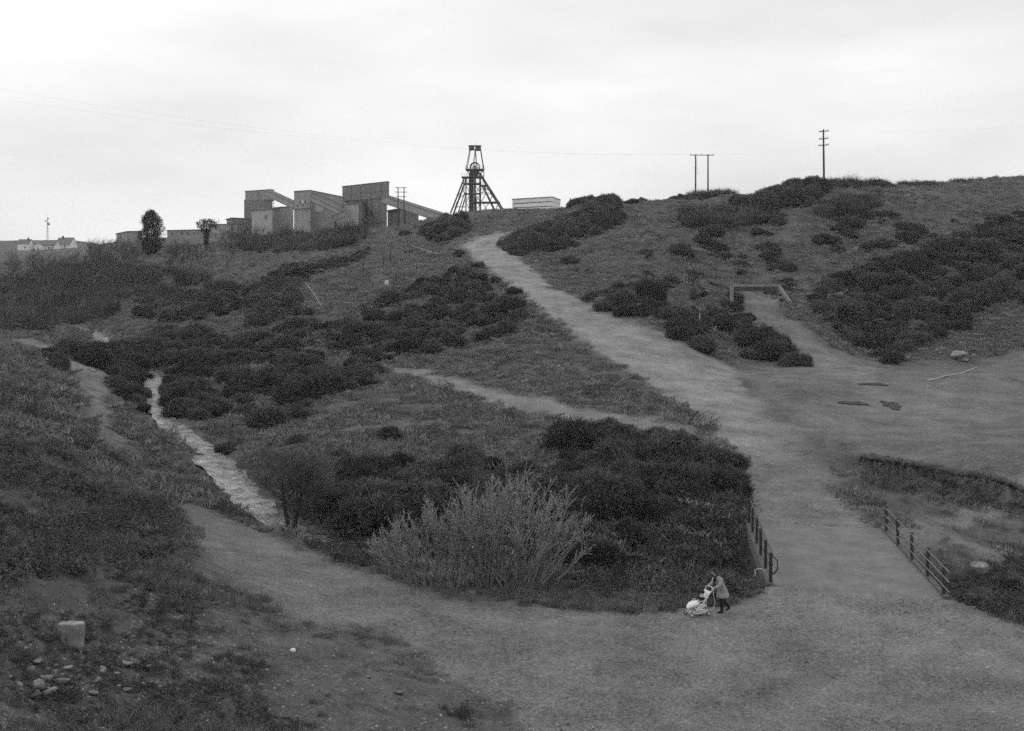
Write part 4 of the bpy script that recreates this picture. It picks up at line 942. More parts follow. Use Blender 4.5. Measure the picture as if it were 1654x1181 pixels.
house(88.8, 113, 628, 394.5, 383.6, 402, 9, -0.08, 'white house with large dark roof and chimney, right end of the row', [(-0.5, 0.7, 1.8, 1.1), (0.3, 0.7, 1.8, 1.1)], chimney=-1.8)
c = P(76.5, 389, 690); c = (c[0], c[1], gz(c[0], c[1])-0.3); t = empty('radio_mast', c); tag(t, 'thin lattice radio mast with small dishes above the white houses', 'mast')
H_ = zrow(347, 690)-c[2]
for a_ in (0.5, 2.6, 4.7): MB().bar((0.55*math.cos(a_), 0.55*math.sin(a_), 0), (0.22*math.cos(a_), 0.22*math.sin(a_), H_*0.92), 0.13).build('mast_leg', M['steel_pale'], t)
for k in range(10):
    z = H_*0.09*k; r_ = 0.55-0.033*k; 
    for i in range(3): a_, a2 = 0.5+2.1*i, 0.5+2.1*(i+1); MB().bar((r_*math.cos(a_), r_*math.sin(a_), z), (r_*math.cos(a2), r_*math.sin(a2), z+H_*0.08), 0.07).build('brace', M['steel_pale'], t)
for z, dx, r_ in ((0.78, -0.9, 0.5), (0.66, 0.9, 0.75), (0.7, 0.7, 0.5), (0.86, 0.7, 0.4)): 
    d_ = MB().lathe([(r_, 0), (r_*0.8, 0.15), (0.1, 0.3)], 10).build('dish', M['steel_pale'], t); d_.location = (dx, -0.5, H_*z); d_.rotation_euler = (1.4, 0, 0.4*dx)
    MB().bar((0, 0, H_*z), (dx, -0.4, H_*z), 0.09).build('dish_arm', M['steel_pale'], t)
MB().bar((0, 0, H_*0.9), (0, 0, H_*1.05), 0.06).build('aerial', M['steel_pale'], t)

# ------------------------------------------------------------------ bridge
def deck_material():
    m, N, L, b = mat_new('gritty_deck')
    a, c_, d = noise_node(N, L, 22, 2, 0.8), noise_node(N, L, 0.7, 4, 0.6), noise_node(N, L, 4, 4, 0.7)
    s = math_n(N, L, 'ADD', math_n(N, L, 'MULTIPLY', a.outputs[0], 0.4), math_n(N, L, 'ADD', math_n(N, L, 'MULTIPLY', c_.outputs[0], 0.4), math_n(N, L, 'MULTIPLY', d.outputs[0], 0.3)))
    L.new(maprange(N, L, s, 0.42, 0.70, 0.10, 0.215), b.inputs['Base Color']); b.inputs['Roughness'].default_value = 0.95; b.inputs['Specular IOR Level'].default_value = 0.15
    bp = N.new('ShaderNodeBump'); bp.inputs['Strength'].default_value = 0.7; bp.inputs['Distance'].default_value = 0.04; L.new(s, bp.inputs['Height']); L.new(bp.outputs[0], b.inputs['Normal'])
    return m
M['deck'] = deck_material()
bo = Vector((14.5, 55.0, DECK_Z)); t = empty('bridge', bo); tag(t, 'low concrete bridge with railings carrying the road over the gully', 'bridge')
def b3(p, z): return Vector((p[0], p[1], z)) - Vector((bo.x, bo.y, 0)) - Vector((0, 0, DECK_Z))
q = [BNL, BNR, BFR, BFL]
# deck surface as a fine sheet, slightly worn
nu, nv = 26, 40; m = MB(); ii = []
for j in range(nv+1):
    for i in range(nu+1):
        u, v = i/nu, j/nv
        x = (BNL[0]*(1-u)+BNR[0]*u)*(1-v) + (BFL[0]*(1-u)+BFR[0]*u)*v; y = (BNL[1]*(1-u)+BNR[1]*u)*(1-v) + (BFL[1]*(1-u)+BFR[1]*u)*v
        zz = DECK_Z + float(fbm(np.array([x*0.6]), np.array([y*0.6]), 81, 3)[0])*0.05
        if j in (0, nv): y += 0.45*(1 if j else -1); zz -= 0.22
        m.v.append(tuple(b3((x, y), zz)))
for j in range(nv):
    for i in range(nu): k = j*(nu+1)+i; m.f.append((k, k+1, k+nu+2, k+nu+1))
m.build('deck_surface', M['deck'], t, True)
MB().hexa([b3(p, DECK_Z-0.75) for p in q], [b3(p, DECK_Z-0.09) for p in q]).build('deck_slab', M['concrete'], t)
def lerp2(a, b, u): return (a[0]+(b[0]-a[0])*u, a[1]+(b[1]-a[1])*u)
for (a, b, s) in ((BNL, BFL, -1), (BNR, BFR, 1)):
    a2, b2_ = (a[0]+0.22*s, a[1]), (b[0]+0.22*s, b[1])
    qq = [a, a2, b2_, b] if s > 0 else [a2, a, b, b2_]
    MB().hexa([b3(p, DECK_Z-0.55) for p in qq], [b3(p, DECK_Z+0.10) for p in qq]).build('edge_beam', M['edge'], t)
for u in (0.06, 0.94):
    l, r = lerp2(BNL, BFL, u), lerp2(BNR, BFR, u); MB().hexa([b3((l[0], l[1]-0.4), -3.2), b3((r[0], r[1]-0.4), -3.2), b3((r[0], r[1]+0.4), -3.2), b3((l[0], l[1]+0.4), -3.2)], [b3((l[0], l[1]-0.4), DECK_Z-0.76), b3((r[0], r[1]-0.4), DECK_Z-0.76), b3((r[0], r[1]+0.4), DECK_Z-0.76), b3((l[0], l[1]+0.4), DECK_Z-0.76)]).build('abutment', M['concrete'], t)
def railing(a, b, us, s, label, near_over):
    rl = empty('railing'); rl.parent = t; rl['label'] = label
    for i, u in enumerate(us):
        p = lerp2(a, b, u); p = (p[0]+0.06*s, p[1]); lean = RNG.normal(size=2)*0.03
        MB().bar(b3(p, DECK_Z-0.5), b3((p[0]+lean[0], p[1]+lean[1]), DECK_Z+1.3), 0.12, 0.10).build('post', M['rail'], rl)
    for z in (1.24, 0.86, 0.46):
        p0, p1 = lerp2(a, b, us[0]-near_over), lerp2(a, b, us[-1])
        pts = [b3((lerp2(p0, p1, k/8)[0]+0.06*s-0.07*s, lerp2(p0, p1, k/8)[1]), DECK_Z+z+RNG.normal()*0.012) for k in range(9)]
        MB().tube(pts, 0.028 if s > 0 else 0.042, 6).build('rail', M['rail_top'] if s > 0 else M['rail'], rl)
    return rl
M['rail_top'] = simple('worn_rail', 0.10, 0.35, 5, 0.5)
rl = railing(BNL, BFL, [0.02, 0.20, 0.39, 0.58, 0.77, 0.95], -1, 'dark post and rail railing on the bramble side', 0.012)
e0 = b3((BNL[0]-0.0, BNL[1]-0.1), DECK_Z+1.24); MB().tube([e0, e0+Vector((0.12, -0.28, -0.12)), e0+Vector((0.12, -0.3, -0.45)), e0+Vector((0.02, -0.06, -0.72))], 0.034, 6).build('end_loop', M['rail'], rl)
rl = railing(BNR, BFR, [0.03, 0.24, 0.46, 0.68, 0.90], 1, 'three-rail railing with paler rails on the open side', 0.09)
p = Vector(P(1430.5, 838, 61.5)); o = MB().bar((0, 0, -0.4), (0.03, 0, 1.15), 0.05).build('marker_post', M['rail']); o.location = (p.x, p.y, gz(p.x, p.y)); tag(o, 'slender dark post just beyond the far end of the right railing', 'post')
p = G1(1208, 840); o = MB().bar((0, 0, -0.4), (0.06, 0, 1.75), 0.11).build('marker_post', M['wood']); o.location = (11.9, 63.4, gz(11.9, 63.4)); tag(o, 'tall dark post at the far end of the left bridge railing', 'post')
o = MB().tube([(0, 0, 0), (-0.14, 0.05, 0.1), (-0.3, 0.0, 0.12), (-0.42, 0.05, 0.05), (-0.38, 0.02, -0.1), (-0.46, 0, -0.18)], 0.014, 5).build('rag_strip', M['white']); o.location = Vector((bo.x, bo.y, DECK_Z)) + b3((BNL[0]-0.28, BNL[1]+0.1), DECK_Z+0.55) ; tag(o, 'pale rag tied to the near post of the left railing', 'rag')

# ------------------------------------------------------------------ trees
def grow(seed, h, levels=4, spread=0.55, n0=1, up=0.35, twig=0.02, r0=None, kids=(3, 5), start=0.35, min_r=0.006):
    """a bare tree: returns limb meshes (trunk, crown) as MB objects"""
    r = random.Random(seed); trunk, crown = MB(), MB(); r0 = r0 or h*0.022
    def limb(p, d, L_, rad, lev):
        n = 5 if lev < 2 else (4 if lev == 2 else 2); pts = [p.copy()]; dd = d.copy()
        for k in range(n):
            w0 = 0.4 if lev == 0 else 1.0; dd = (dd + Vector((r.gauss(0, .16)*w0, r.gauss(0, .16)*w0, r.gauss(0, .10)*w0 + up*0.12))).normalized(); pts.append(pts[-1] + dd*(L_/n))
        rads = [max(min_r*0.6, rad*(1-0.72*k/n)) for k in range(n+1)]
        (trunk if lev == 0 else crown).tube(pts, rads, 6 if lev == 0 else (4 if lev == 1 else 3), lev < 2)
        if lev >= levels: return
        nk = r.randint(*kids) + (2 if lev >= 2 else 0)
        for k in range(nk):
            tt = start + (1-start)*(k+r.random())/nk if lev == 0 else 0.2+0.8*(k+r.random())/nk
            i = min(int(tt*n), n-1); q = pts[i].lerp(pts[i+1], tt*n-i)
            base_d = (pts[i+1]-pts[i]).normalized(); s = Vector((r.gauss(0, 1), r.gauss(0, 1), r.gauss(0, .5)+up)).normalized()
            nd = (base_d*(1-spread) + s*spread).normalized()
            limb(q, nd, L_*r.uniform(0.45, 0.72), max(min_r, rad*(1-0.6*tt)*0.6), lev+1)
    for k in range(n0):
        a = 6.28*k/n0 + r.random(); d = Vector((math.cos(a)*0.12*(n0 > 1), math.sin(a)*0.12*(n0 > 1), 1)).normalized()
        limb(Vector((math.cos(a)*0.045*(n0 > 1), math.sin(a)*0.045*(n0 > 1), -0.25)), d, h*0.62, r0, 0)
    return trunk, crown
def tree_from(meshes, name, loc, rz, s, label, cat, group=None, partnames=('trunk', 'crown')):
    t = empty(name, loc, rz); t.scale = (s, s, s); tag(t, label, cat, group)
    for nm, me in zip(partnames, meshes):
        o = bpy.data.objects.new(nm, me); COL.objects.link(o); o.parent = t
    return t
bare = []
for sd in (5, 9, 14):
    a, b = grow(sd, 6.0, 4, 0.5, 1, 0.5, kids=(4, 5), start=0.25, min_r=0.012, r0=0.09); bare.append((a.mesh('trunk', M['bark']), b.mesh('crown', M['bark'])))
# leafless wood on the left slope
pts_ = []
for k in range(1400):
    px, py = RNG.uniform(20, 460), RNG.uniform(392, 505)
    lim = 505 - 0.22*max(0, px-60)
    if py > lim: continue
    x, y, z = G1(px, py)
    if y < 150 or y > 560: continue
    lim_row = 409 if px < 135 else 387 if px < 205 else 392 if px < 350 else 363
    smax = (py-lim_row)*y/F/6.6
    if smax < 0.42 or abs(px-244) < 22 and py > 412: continue
    if any((x-a)**2+(y-b)**2 < 18 for a, b, *_ in pts_): continue
    pts_.append((x, y, z, px, min(smax, RNG.uniform(0.7, 1.6))))
    if len(pts_) >= 75: break
zones = [('below the white houses', lambda p: p < 120), ('between the white houses and the conifer', lambda p: p < 225), ('below the conifer and the pine', lambda p: p < 345), ('right of the flat-topped pine', lambda p: True)]
for k, (x, y, z, px, sz) in enumerate(pts_):
    zn = next(n for n, f in zones if f(px))
    tree_from(bare[k % 3], 'bare_tree', (x, y, z), RNG.uniform(0, 6.28), sz, 'leafless grey tree in the far wood ' + zn, 'tree', 'leafless wood ' + zn)
x, y, z = G1(82, 552); tree_from(bare[1], 'bare_tree', (x, y, z), 1.0, 1.25, 'bushy leafless tree by the valley track at the far left', 'tree')
x, y, z = G1(150, 540); tree_from(bare[2], 'bare_tree', (x, y, z), 2.2, 0.8, 'small leafless tree at the head of the stream', 'tree')

def needle_tree(seed, h, prof, n, mat, trunk_r, droop=0.1, clump=0.5):
    r = np.random.default_rng(seed); tr = MB().tube([(0, 0, -0.5), (0.05, 0, h*0.5), (0, 0.05, h*0.97)], [trunk_r, trunk_r*0.6, 0.04], 7)
    z = r.uniform(0, 1, n); rad = np.interp(z, [p[0] for p in prof], [p[1] for p in prof]); k = rad > 0.02; z, rad = z[k], rad[k]
    a = r.uniform(0, 6.28, len(z)); q = rad*np.sqrt(r.uniform(0.08, 1, len(z)))*(0.42+0.95*(vnoise(a*1.9+50, z*11, seed)))
    c = np.stack([q*np.cos(a), q*np.sin(a), z*h - droop*q], -1)
    parts = []
    for _ in range(26):
        p = c + r.normal(size=c.shape)*clump*0.33; d = unit(np.c_[np.cos(a)*0.6, np.sin(a)*0.6, np.full(len(a), 0.2)] + r.normal(size=c.shape)*0.7)
        v, f = shoots(p, d, r.uniform(0.2, 0.5, len(p))*clump, np.full(len(p), 0.05), r, 0); parts.append((v, f, 0))
    br = MB()
    for i in range(0, len(c), max(1, len(c)//60)): br.tube([(0, 0, max(0.3, c[i][2]-0.35*q[i])), c[i]], [0.05, 0.015], 3, False)
    v, f, mi = join_np(parts); return tr.mesh('trunk', M['bark_dark']), np_mesh('crown', v, f, M[mat]), br.mesh('branches', M['bark_dark'])
x, y, z = G1(244, 414)
tree_from(needle_tree(3, zrow(341, y)-z, [(0, 0), (0.08, 1.0), (0.18, 2.9), (0.35, 3.6), (0.55, 3.1), (0.75, 2.4), (0.9, 1.6), (1, 0.6)], 760, 'conifer', 0.22, clump=0.8), 'conifer_tree', (x, y, z), 0, 1, 'dark upright conifer standing above the valley wood', 'tree', None, ('trunk', 'crown', 'branches'))
x, y, z = G1(333, 405)
tree_from(needle_tree(6, zrow(356, y)-z, [(0, 0), (0.55, 0.05), (0.62, 1.0), (0.78, 2.6), (0.9, 2.9), (0.97, 1.9), (1, 0.9)], 190, 'conifer', 0.25, droop=-0.05, clump=0.75), 'pine_tree', (x, y, z), 0, 1, 'flat-topped dark pine left of the mine sheds', 'tree', None, ('trunk', 'crown', 'branches'))

# dark twiggy tree beside the stream
x, y, z = G1(470, 868); a, b = grow(23, 3.6, 4, 0.66, 2, 0.12, kids=(5, 6), start=0.5, min_r=0.0055, r0=0.10)
t = tree_from((a.mesh('trunk', M['bark_dark']), b.mesh('crown', M['bark'])), 'thorn_tree', (x, y, z), 0.6, 1.62, 'dark twin-stemmed thorn tree on the stream bank by the track', 'tree')
# a pale line of willow shrub
def willow():
    r = np.random.default_rng(77); c0 = G1(790, 948)
    t = empty('willow_shrub', c0); tag(t, 'large pale willow shrub in bud on the verge of the near track', 'shrub')
    stems, twigs = MB(), MB(); bp_, bd_ = [], []
    roots = [(0.7, 0.2, 1.1, 4.5), (1.2, 0.5, 1.3, 4.3), (-0.3, 0.3, 1.1, 4.2), (-1.2, 0.3, 1.1, 3.7), (-2.0, 0.5, 1.0, 3.2), (-2.8, 0.6, 1.0, 2.7), (-3.5, 0.9, 1.0, 2.1), (1.9, 0.4, 1.3, 3.0), (0.2, 0.8, 1.2, 4.5)]
    for (rx, ry, sp, hh) in roots:
        for k in range(19 if hh > 3.5 else 15):
            a = r.uniform(0, 6.28); out = r.uniform(0.1, 1.0)*sp; L_ = hh*r.uniform(0.72, 1.05)
            d = np.array([math.cos(a)*out, math.sin(a)*out*0.8, 1.0]); d /= np.linalg.norm(d)
            if rx < -2: d = d + np.array([-0.45, 0, -0.1]); d /= np.linalg.norm(d)
            if rx > 1.8: d = d + np.array([0.5, 0, -0.1]); d /= np.linalg.norm(d)
            p = np.array([rx+r.normal()*0.25, ry+r.normal()*0.25, -0.15]); p[2] = hgt(np.array([c0[0]+p[0]]), np.array([c0[1]+p[1]]))[0]-c0[2]-0.1; pts = [p]; n = 7
            for i in range(n):
                d = d + r.normal(size=3)*0.07 + np.array([0, 0, 0.06]); d /= np.linalg.norm(d); p = p + d*L_/n; pts.append(p)
            stems.tube(pts, [0.034*(1-0.75*i/n)+0.006 for i in range(n+1)], 4, False)
            for j in range(11):
                u = r.uniform(0.35, 1.0)**0.8*(n-0.001); i = int(u); q = pts[i]+(pts[i+1]-pts[i])*(u-i)
                e = (pts[i+1]-pts[i]); e = e/np.linalg.norm(e)*0.7 + r.normal(size=3)*0.36 + np.array([0, 0, 0.28]); e /= np.linalg.norm(e); l = r.uniform(0.3, 0.8)
                mid = q+e*l*0.5; e2 = e+np.array([0, 0, 0.25]); e2 /= np.linalg.norm(e2); tip = mid+e2*l*0.5
                twigs.tube([q, mid, tip], [0.013, 0.010, 0.007], 3, False)
                for v in np.linspace(0.35, 1.0, 9)**0.8:
                    bp_.append(q+(tip-q)*v + r.normal(size=3)*0.012); bd_.append(e+r.normal(size=3)*0.6)
    stems.build('stems', M['willow'], t); twigs.build('twigs', M['willow'], t)['kind'] = 'stuff'
    bp_, bd_ = np.array(bp_), unit(np.array(bd_)); rr = np.random.default_rng(5)
    v, f = shoots(bp_, bd_, rr.uniform(0.05, 0.11, len(bp_)), np.full(len(bp_), 0.019), rr, 0)
    o = bpy.data.objects.new('buds', np_mesh('buds', v, f, M['catkin'])); COL.objects.link(o); o.parent = t; o['kind'] = 'stuff'
willow()

# single gorse bushes that stand apart
gm = [o.data for o in PC['gorse'][0].objects]
for k, (px, py, sz, lab) in enumerate([
    (742, 415, 1.5, 'dark gorse bush at the inside of the road bend'), (770, 432, 1.1, 'gorse bush on the left road edge just below the bend'), (800, 458, 1.1, 'small dark gorse bush on the left edge of the upper road'),
    (829, 478, 1.5, 'round gorse bush lowest on the left edge of the upper road'), (630, 708, 1.1, 'low gorse bush alone on the grass terrace'), (370, 728, 1.0, 'gorse bush right of the stream shallows'),
    (480, 716, 0.8, 'small gorse bush on the slope above the stream'), (552, 742, 1.0, 'gorse bush at the left end of the near thicket'), (90, 577, 1.3, 'dark round gorse bush beside the valley track puddle'),
    (322, 738, 0.45, 'tiny dark bush at the left edge of the stream'), (910, 402, 2.3, 'oval gorse bush on the slope right of the upper road bend'), (922, 425, 1.6, 'faint low gorse patch below the oval bush'),
    (1100, 414, 2.6, 'large dark gorse bush in the middle of the right slope'), (1148, 380, 2.4, 'dark gorse bush up right of the large one on the right slope'), (1210, 578, 1.3, 'low dark gorse bush at the foot of the slope by the yard'),
    (1380, 365, 1.8, 'gorse bush high on the right hill below the skyline scrub'), (1345, 342, 2.2, 'dark gorse bush below the tall single pole'), (1550, 530, 1.6, 'gorse bush above the big slab at the right edge'),
    (965, 335, 2.0, 'gorse bush breaking the skyline right of the white building'), (1022, 329, 1.3, 'ragged low bush on the skyline between the crest gorse and the poles'), (1196, 322, 1.2, 'ragged small bush on the skyline left of the gorse crest'),
    (655, 380, 1.5, 'dark gorse bush beside the slim two-legged pole'), (735, 382, 1.3, 'gorse bush on the bank above the road bend'), (240, 660, 0.55, 'small dark bush at the stream narrows')]):
    x, y, z = G1(px, py); t = empty('gorse_bush', (x, y, z-0.1), RNG.uniform(0, 6.28)); s = sz*0.85; t.scale = (s, s, s*0.85); tag(t, lab, 'gorse bush', 'gorse bushes standing apart')
    o = bpy.data.objects.new('foliage', gm[k % 4]); COL.objects.link(o); o.parent = t

# ------------------------------------------------------------------ fences, posts, signs on the slope
def post_at(px, py0, py1, name, label, cat, w=0.12, mat='wood', group=None, lean=0.0):
    x, y, z = G1(px, py1); h = zrow(py0, y)-z; o = MB().bar((0, 0, -0.3), (lean, 0, h), w).build(name, M[mat]); o.location = (x, y, z); tag(o, label, cat, group); return o
fp = [(673,427,443), (640,442,454), (695,410,424), (586.5,423,438), (558,434,450), (526,447,460), (579.6,473,485), (661.5,401,414), (700,404,418), (612,432,446)]
pl = []
for k, (px, a, b) in enumerate(fp):
    od = ('first', 'second', 'third', 'fourth', 'fifth', 'sixth', 'seventh', 'eighth', 'ninth', 'last')[sorted(q[0] for q in fp).index(px)]
    o = post_at(px, a, b, 'fence_post', 'thin dark fence post on the far slope, %s from the left' % od, 'fence post', 0.13, group='fence posts on the slope'); pl.append(o)
x, y, z = G1(619.6, 429); x2, y2, z2 = G1(630.8, 424.5); t = empty('timber_gate_frame', (x, y, z)); tag(t, 'two dark uprights with a top rail on the far slope', 'gate frame')
hh = zrow(411, y)-z; h2 = zrow(407, y2)-z
MB().bar((0, 0, -0.3), (0, 0, hh), 0.2).build('upright', M['wood'], t); MB().bar((x2-x, y2-y, z2-z-0.3), (x2-x, y2-y, h2), 0.2).build('upright', M['wood'], t); MB().bar((0, 0, hh-0.3), (x2-x, y2-y, h2-0.3), 0.07).build('top_rail', M['wood'], t)
for (px, py, lab) in ((484.4, 431, 'small white notice board on the far slope'), (624.5, 456.5, 'small white notice board above the gorse knoll')):
    x, y, z = G1(px, py+7); t = empty('notice_board', (x, y, z)); tag(t, lab, 'sign', 'white notice boards')
    zz = zrow(py, y)-z; MB().bar((0, 0.05, -0.2), (0, 0.05, zz+0.2), 0.07).build('post', M['wood'], t); MB().box(-0.26, 0.26, -0.03, 0.012, zz-0.3, zz+0.3).build('board', M['white'], t)
    MB().box(-0.10, 0.15, -0.036, -0.0305, zz-0.05, zz+0.02).build('print', M['glass_dark'], t)
a, b = G1(493, 466), G1(524, 506); o = MB().tube([Vector(a)+Vector((0, 0, 0.9)), (Vector(a)+Vector(b))/2+Vector((0, 0, 0.9)), Vector(b)+Vector((0, 0, 0.15))], 0.03, 5).build('fallen_pole', M['wood_pale']); tag(o, 'thin pale pole lying down the far slope', 'pole')
a, m_, b = G1(664, 404), G1(684, 411), G1(708, 415); o = MB().tube([Vector(a)+Vector((0, 0, .9)), Vector(m_)+Vector((0, 0, .8)), Vector(b)+Vector((0, 0, .5))], 0.03, 5).build('sagging_rail', M['wood_pale']); tag(o, 'pale sagging rail on the bank left of the road bend', 'rail')
post_at(1130, 506, 538, 'marker_post', 'thin pale post among the gorse beside the upper road', 'post', 0.10, 'wood_pale')
post_at(1171, 771, 790, 'marker_post', 'short leaning dark post at the corner of the gorse thicket', 'post', 0.10, 'wood', lean=0.22)

# old portal frame at the head of the spoil ramp
x, y, z = G1(1182, 499); t = empty('portal_frame', (x, y, z)); tag(t, 'old concrete portal frame standing over the spoil ramp', 'frame')
h = zrow(459.5, y)-z; X1 = (1257.5-CX)/F*y-x; X2 = (1276-CX)/F*(y-1.5)-x; z2 = zrow(488, y-1.5)-z
MB().bar((0, 0, -0.4), (0, 0, h), 0.42).build('post', M['concrete'], t); MB().bar((0.22, 0, h-0.16), (X1, 0, h-0.13), 0.34, 0.3).build('beam', M['concrete'], t); MB().bar((X1, 0, h-0.2), (X2, -1.5, z2), 0.36).build('raking_post', M['concrete'], t)
MB().bar((0.1, 0.9, h-0.55), (X1+0.1, 0.9, h-0.57), 0.25, 0.7).build('gap_shade_panel', M['edge'], t)  # added dark panel standing in for the shaded gap under the beam

# ------------------------------------------------------------------ stones, litter, puddles
big = [stone_mesh(s, 'stone', 0.62, 2) for s in (201, 202, 203, 204, 205)]
def stone(px, py, wpx, lab, group=None, flat=1.0, mat=None, k=None):
    x, y, z = G1(px, py); s = wpx/2*y/F; o = bpy.data.objects.new('stone', big[(k if k is not None else int(px)) % 5]); COL.objects.link(o)
    s *= 1.15; o.location = (x, y, z+s*0.25); o.scale = (s, s, s*flat); o.rotation_euler = (RNG.normal()*0.15, RNG.normal()*0.15, RNG.uniform(0, 6.28)); tag(o, lab, 'stone', group); return o
for (px, py, w) in [(52,1063,24),(75,1100,34),(62,1112,40),(88,1092,22),(100,1106,42),(110,1082,26),(128,1096,20),(125,1088,16),(135,1078,24),(166,1086,26),(205,1076,28),(218,1072,22),(235,1080,24),(60,1072,26),(47,1085,22),(78,1124,36),(160,1102,22),(250,1090,16),(190,1090,18),(110,1120,30),(150,1122,24),(55,1126,30),(205,1118,26),(90,1078,18)]:
    stone(px, py, w, 'rough grey stone in the rubble heap at the lower left corner', 'rubble heap at the lower left')
for (px, py, w, lab) in [(183,1052,12,'rounded stone standing between the concrete block and the rubble heap'), (312,1050,18,'pointed grey stone alone right of the concrete block'), (210,988,12,'pale stone in the grass below the dead branches'), (240,990,11,'pale stone right of the one below the dead branches'),
    (255,950,12,'stone at the left end of the dead branches'), (290,965,14,'stone at the right end of the dead branches'), (452,994,10,'dark stone near the edge of the gravel'), (595,1095,14,'flat pale stone low in the foreground grass'), (645,1122,26,'pale flat rock at the bottom of the view'),
    (1467,318,13,'pale boulder on the skyline at the right'), (1478,322,10,'leaning slab beside the pale skyline boulder'), (695,625,9,'pale stone on the terrace by the driftwood'), (470,748,8,'pale stone on the slope above the stream')]:
    stone(px, py, w, lab)
o = stone(475, 1053, 12, 'bright white stone in the foreground grass'); o.data = stone_mesh(210, 'white', 0.7, 2)
o = stone(255, 1040, 7, 'small bright white pebble left of the bright white stone'); o.data = big[0].copy(); o.data.materials[0] = M['white']
# tilted slab at the right
x, y, z = G1(1552, 582); t = empty('rock_slab', (x, y, z)); tag(t, 'large tilted rock slab propped on stones at the right edge of the yard', 'rock')
m = bpy.data.objects.new('slab', stone_mesh(221, 'stone', 0.35, 2)); COL.objects.link(m); m.parent = t; m.location = (-0.15, 0, 0.75); m.scale = (1.95, 1.5, 1.5); m.rotation_euler = (0.12, -0.16, 0.2)
m = bpy.data.objects.new('prop_stone', stone_mesh(222, 'concrete', 0.6, 2)); COL.objects.link(m); m.parent = t; m.location = (0.3, -0.9, 0.1); m.scale = (0.7, 0.4, 0.45)
m = bpy.data.objects.new('prop_stone', stone_mesh(223, 'stone', 0.8, 2)); COL.objects.link(m); m.parent = t; m.location = (1.4, 0.0, 0.45); m.scale = (0.6, 0.6, 0.8)
# concrete block
x, y, z = G1(115.5, 1041); s = 20.3*y/F
m = MB(); n = 32
prof = [(0.90, -0.3), (0.92, 0.0), (0.955, 0.55), (0.99, 1.15), (1.0, 1.55), (0.975, 1.67), (0.92, 1.72)]
for r, zz in prof:
    for k in range(n):
        a_ = 2*math.pi*k/n; ca, sa = math.cos(a_), math.sin(a_); e = 0.45
        q_ = r*s*(1+0.018*math.sin(k*5.1+zz*7)+0.012*math.sin(k*2.3)); m.v.append((q_*abs(ca)**e*math.copysign(1, ca), 0.55*q_*abs(sa)**e*math.copysign(1, sa), zz*s*(1-0.02*ca)+0.012*math.sin(k*1.7)))
for i_ in range(len(prof)-1):
    for k in range(n): p_, q_ = i_*n+k, i_*n+(k+1) % n; m.f.append((p_, q_, q_+n, p_+n))
m.f.append(tuple((len(prof)-1)*n+k for k in range(n)))
t = empty('concrete_block', (x, y, z)); tag(t, 'squat pale concrete block with rounded edges in the lower left grass', 'concrete block')
m.build('body', M['concrete'], t, False); MB().bar((0.02, -s*0.545, 0.35*s), (0.03, -s*0.555, 1.66*s), 0.012, 0.02).build('crack', M['glass_dark'], t); MB().lathe([(0.02, 0), (0.02, 0.02)], 8, (0, 0, 0)).build('bolt_hole', M['glass_dark'], t)
h_ = t.children[-1]; h_.location = (0.0, -s*0.535, 0.75*s); h_.rotation_euler = (1.57, 0, 0)
# round concrete lid
x, y, z = G1(1581, 918); o = MB().lathe([(0.44, -0.25), (0.45, 0.06), (0.40, 0.10), (0.05, 0.11)], 18).build('manhole_lid', M['concrete']); o.location = (x, y, z+0.12); o.rotation_euler = (0.08, -0.05, 0); tag(o, 'round concrete lid in the brambles right of the bridge', 'lid')
# pale hose on the yard
pts = [Vector(G1(px, py))+Vector((0, 0, 0.06)) for px, py in [(1499,615),(1512,613),(1527,608),(1540,606.5),(1552,604.5),(1565,599),(1578,594)]]
o = MB().tube(pts, 0.055, 6).build('pipe_length', M['wood_pale']); tag(o, 'thin pale pipe curving over the right of the spoil yard', 'pipe')
# driftwood on the terrace
x, y, z = G1(668, 630); m = MB().tube([(0, 0, 0), (-0.15, 0, 0.25), (-0.05, 0, 0.5), (0.1, 0, 0.62)], [0.06, 0.05, 0.04, 0.02], 5).tube([(-0.15, 0, 0.25), (-0.3, 0.05, 0.3)], [0.04, 0.015], 5); o = m.build('driftwood', M['wood_pale']); o.location = (x, y, z); tag(o, 'small pale forked branch upright on the terrace grass', 'branch')
# dead branches in the left foreground
x, y, z = G1(272, 958); m = MB(); rr = random.Random(4)
for k in range(16):
    a = rr.uniform(-0.5, 0.5)+(3.14 if k % 2 else 0); L_ = rr.uniform(0.3, 0.8); b_ = (rr.uniform(-.4, .4), rr.uniform(-.3, .3), 0.02); m.tube([b_, (b_[0]+math.cos(a)*L_*0.5, b_[1]+math.sin(a)*L_*0.5, 0.12+rr.random()*0.12), (b_[0]+math.cos(a)*L_, b_[1]+math.sin(a)*L_, rr.uniform(0, 0.2))], [0.02, 0.015, 0.006], 4)
o = m.build('branch_heap', M['bark']); o.location = (x, y, z); tag(o, 'heap of dead branches on the bank above the concrete block', 'branches')
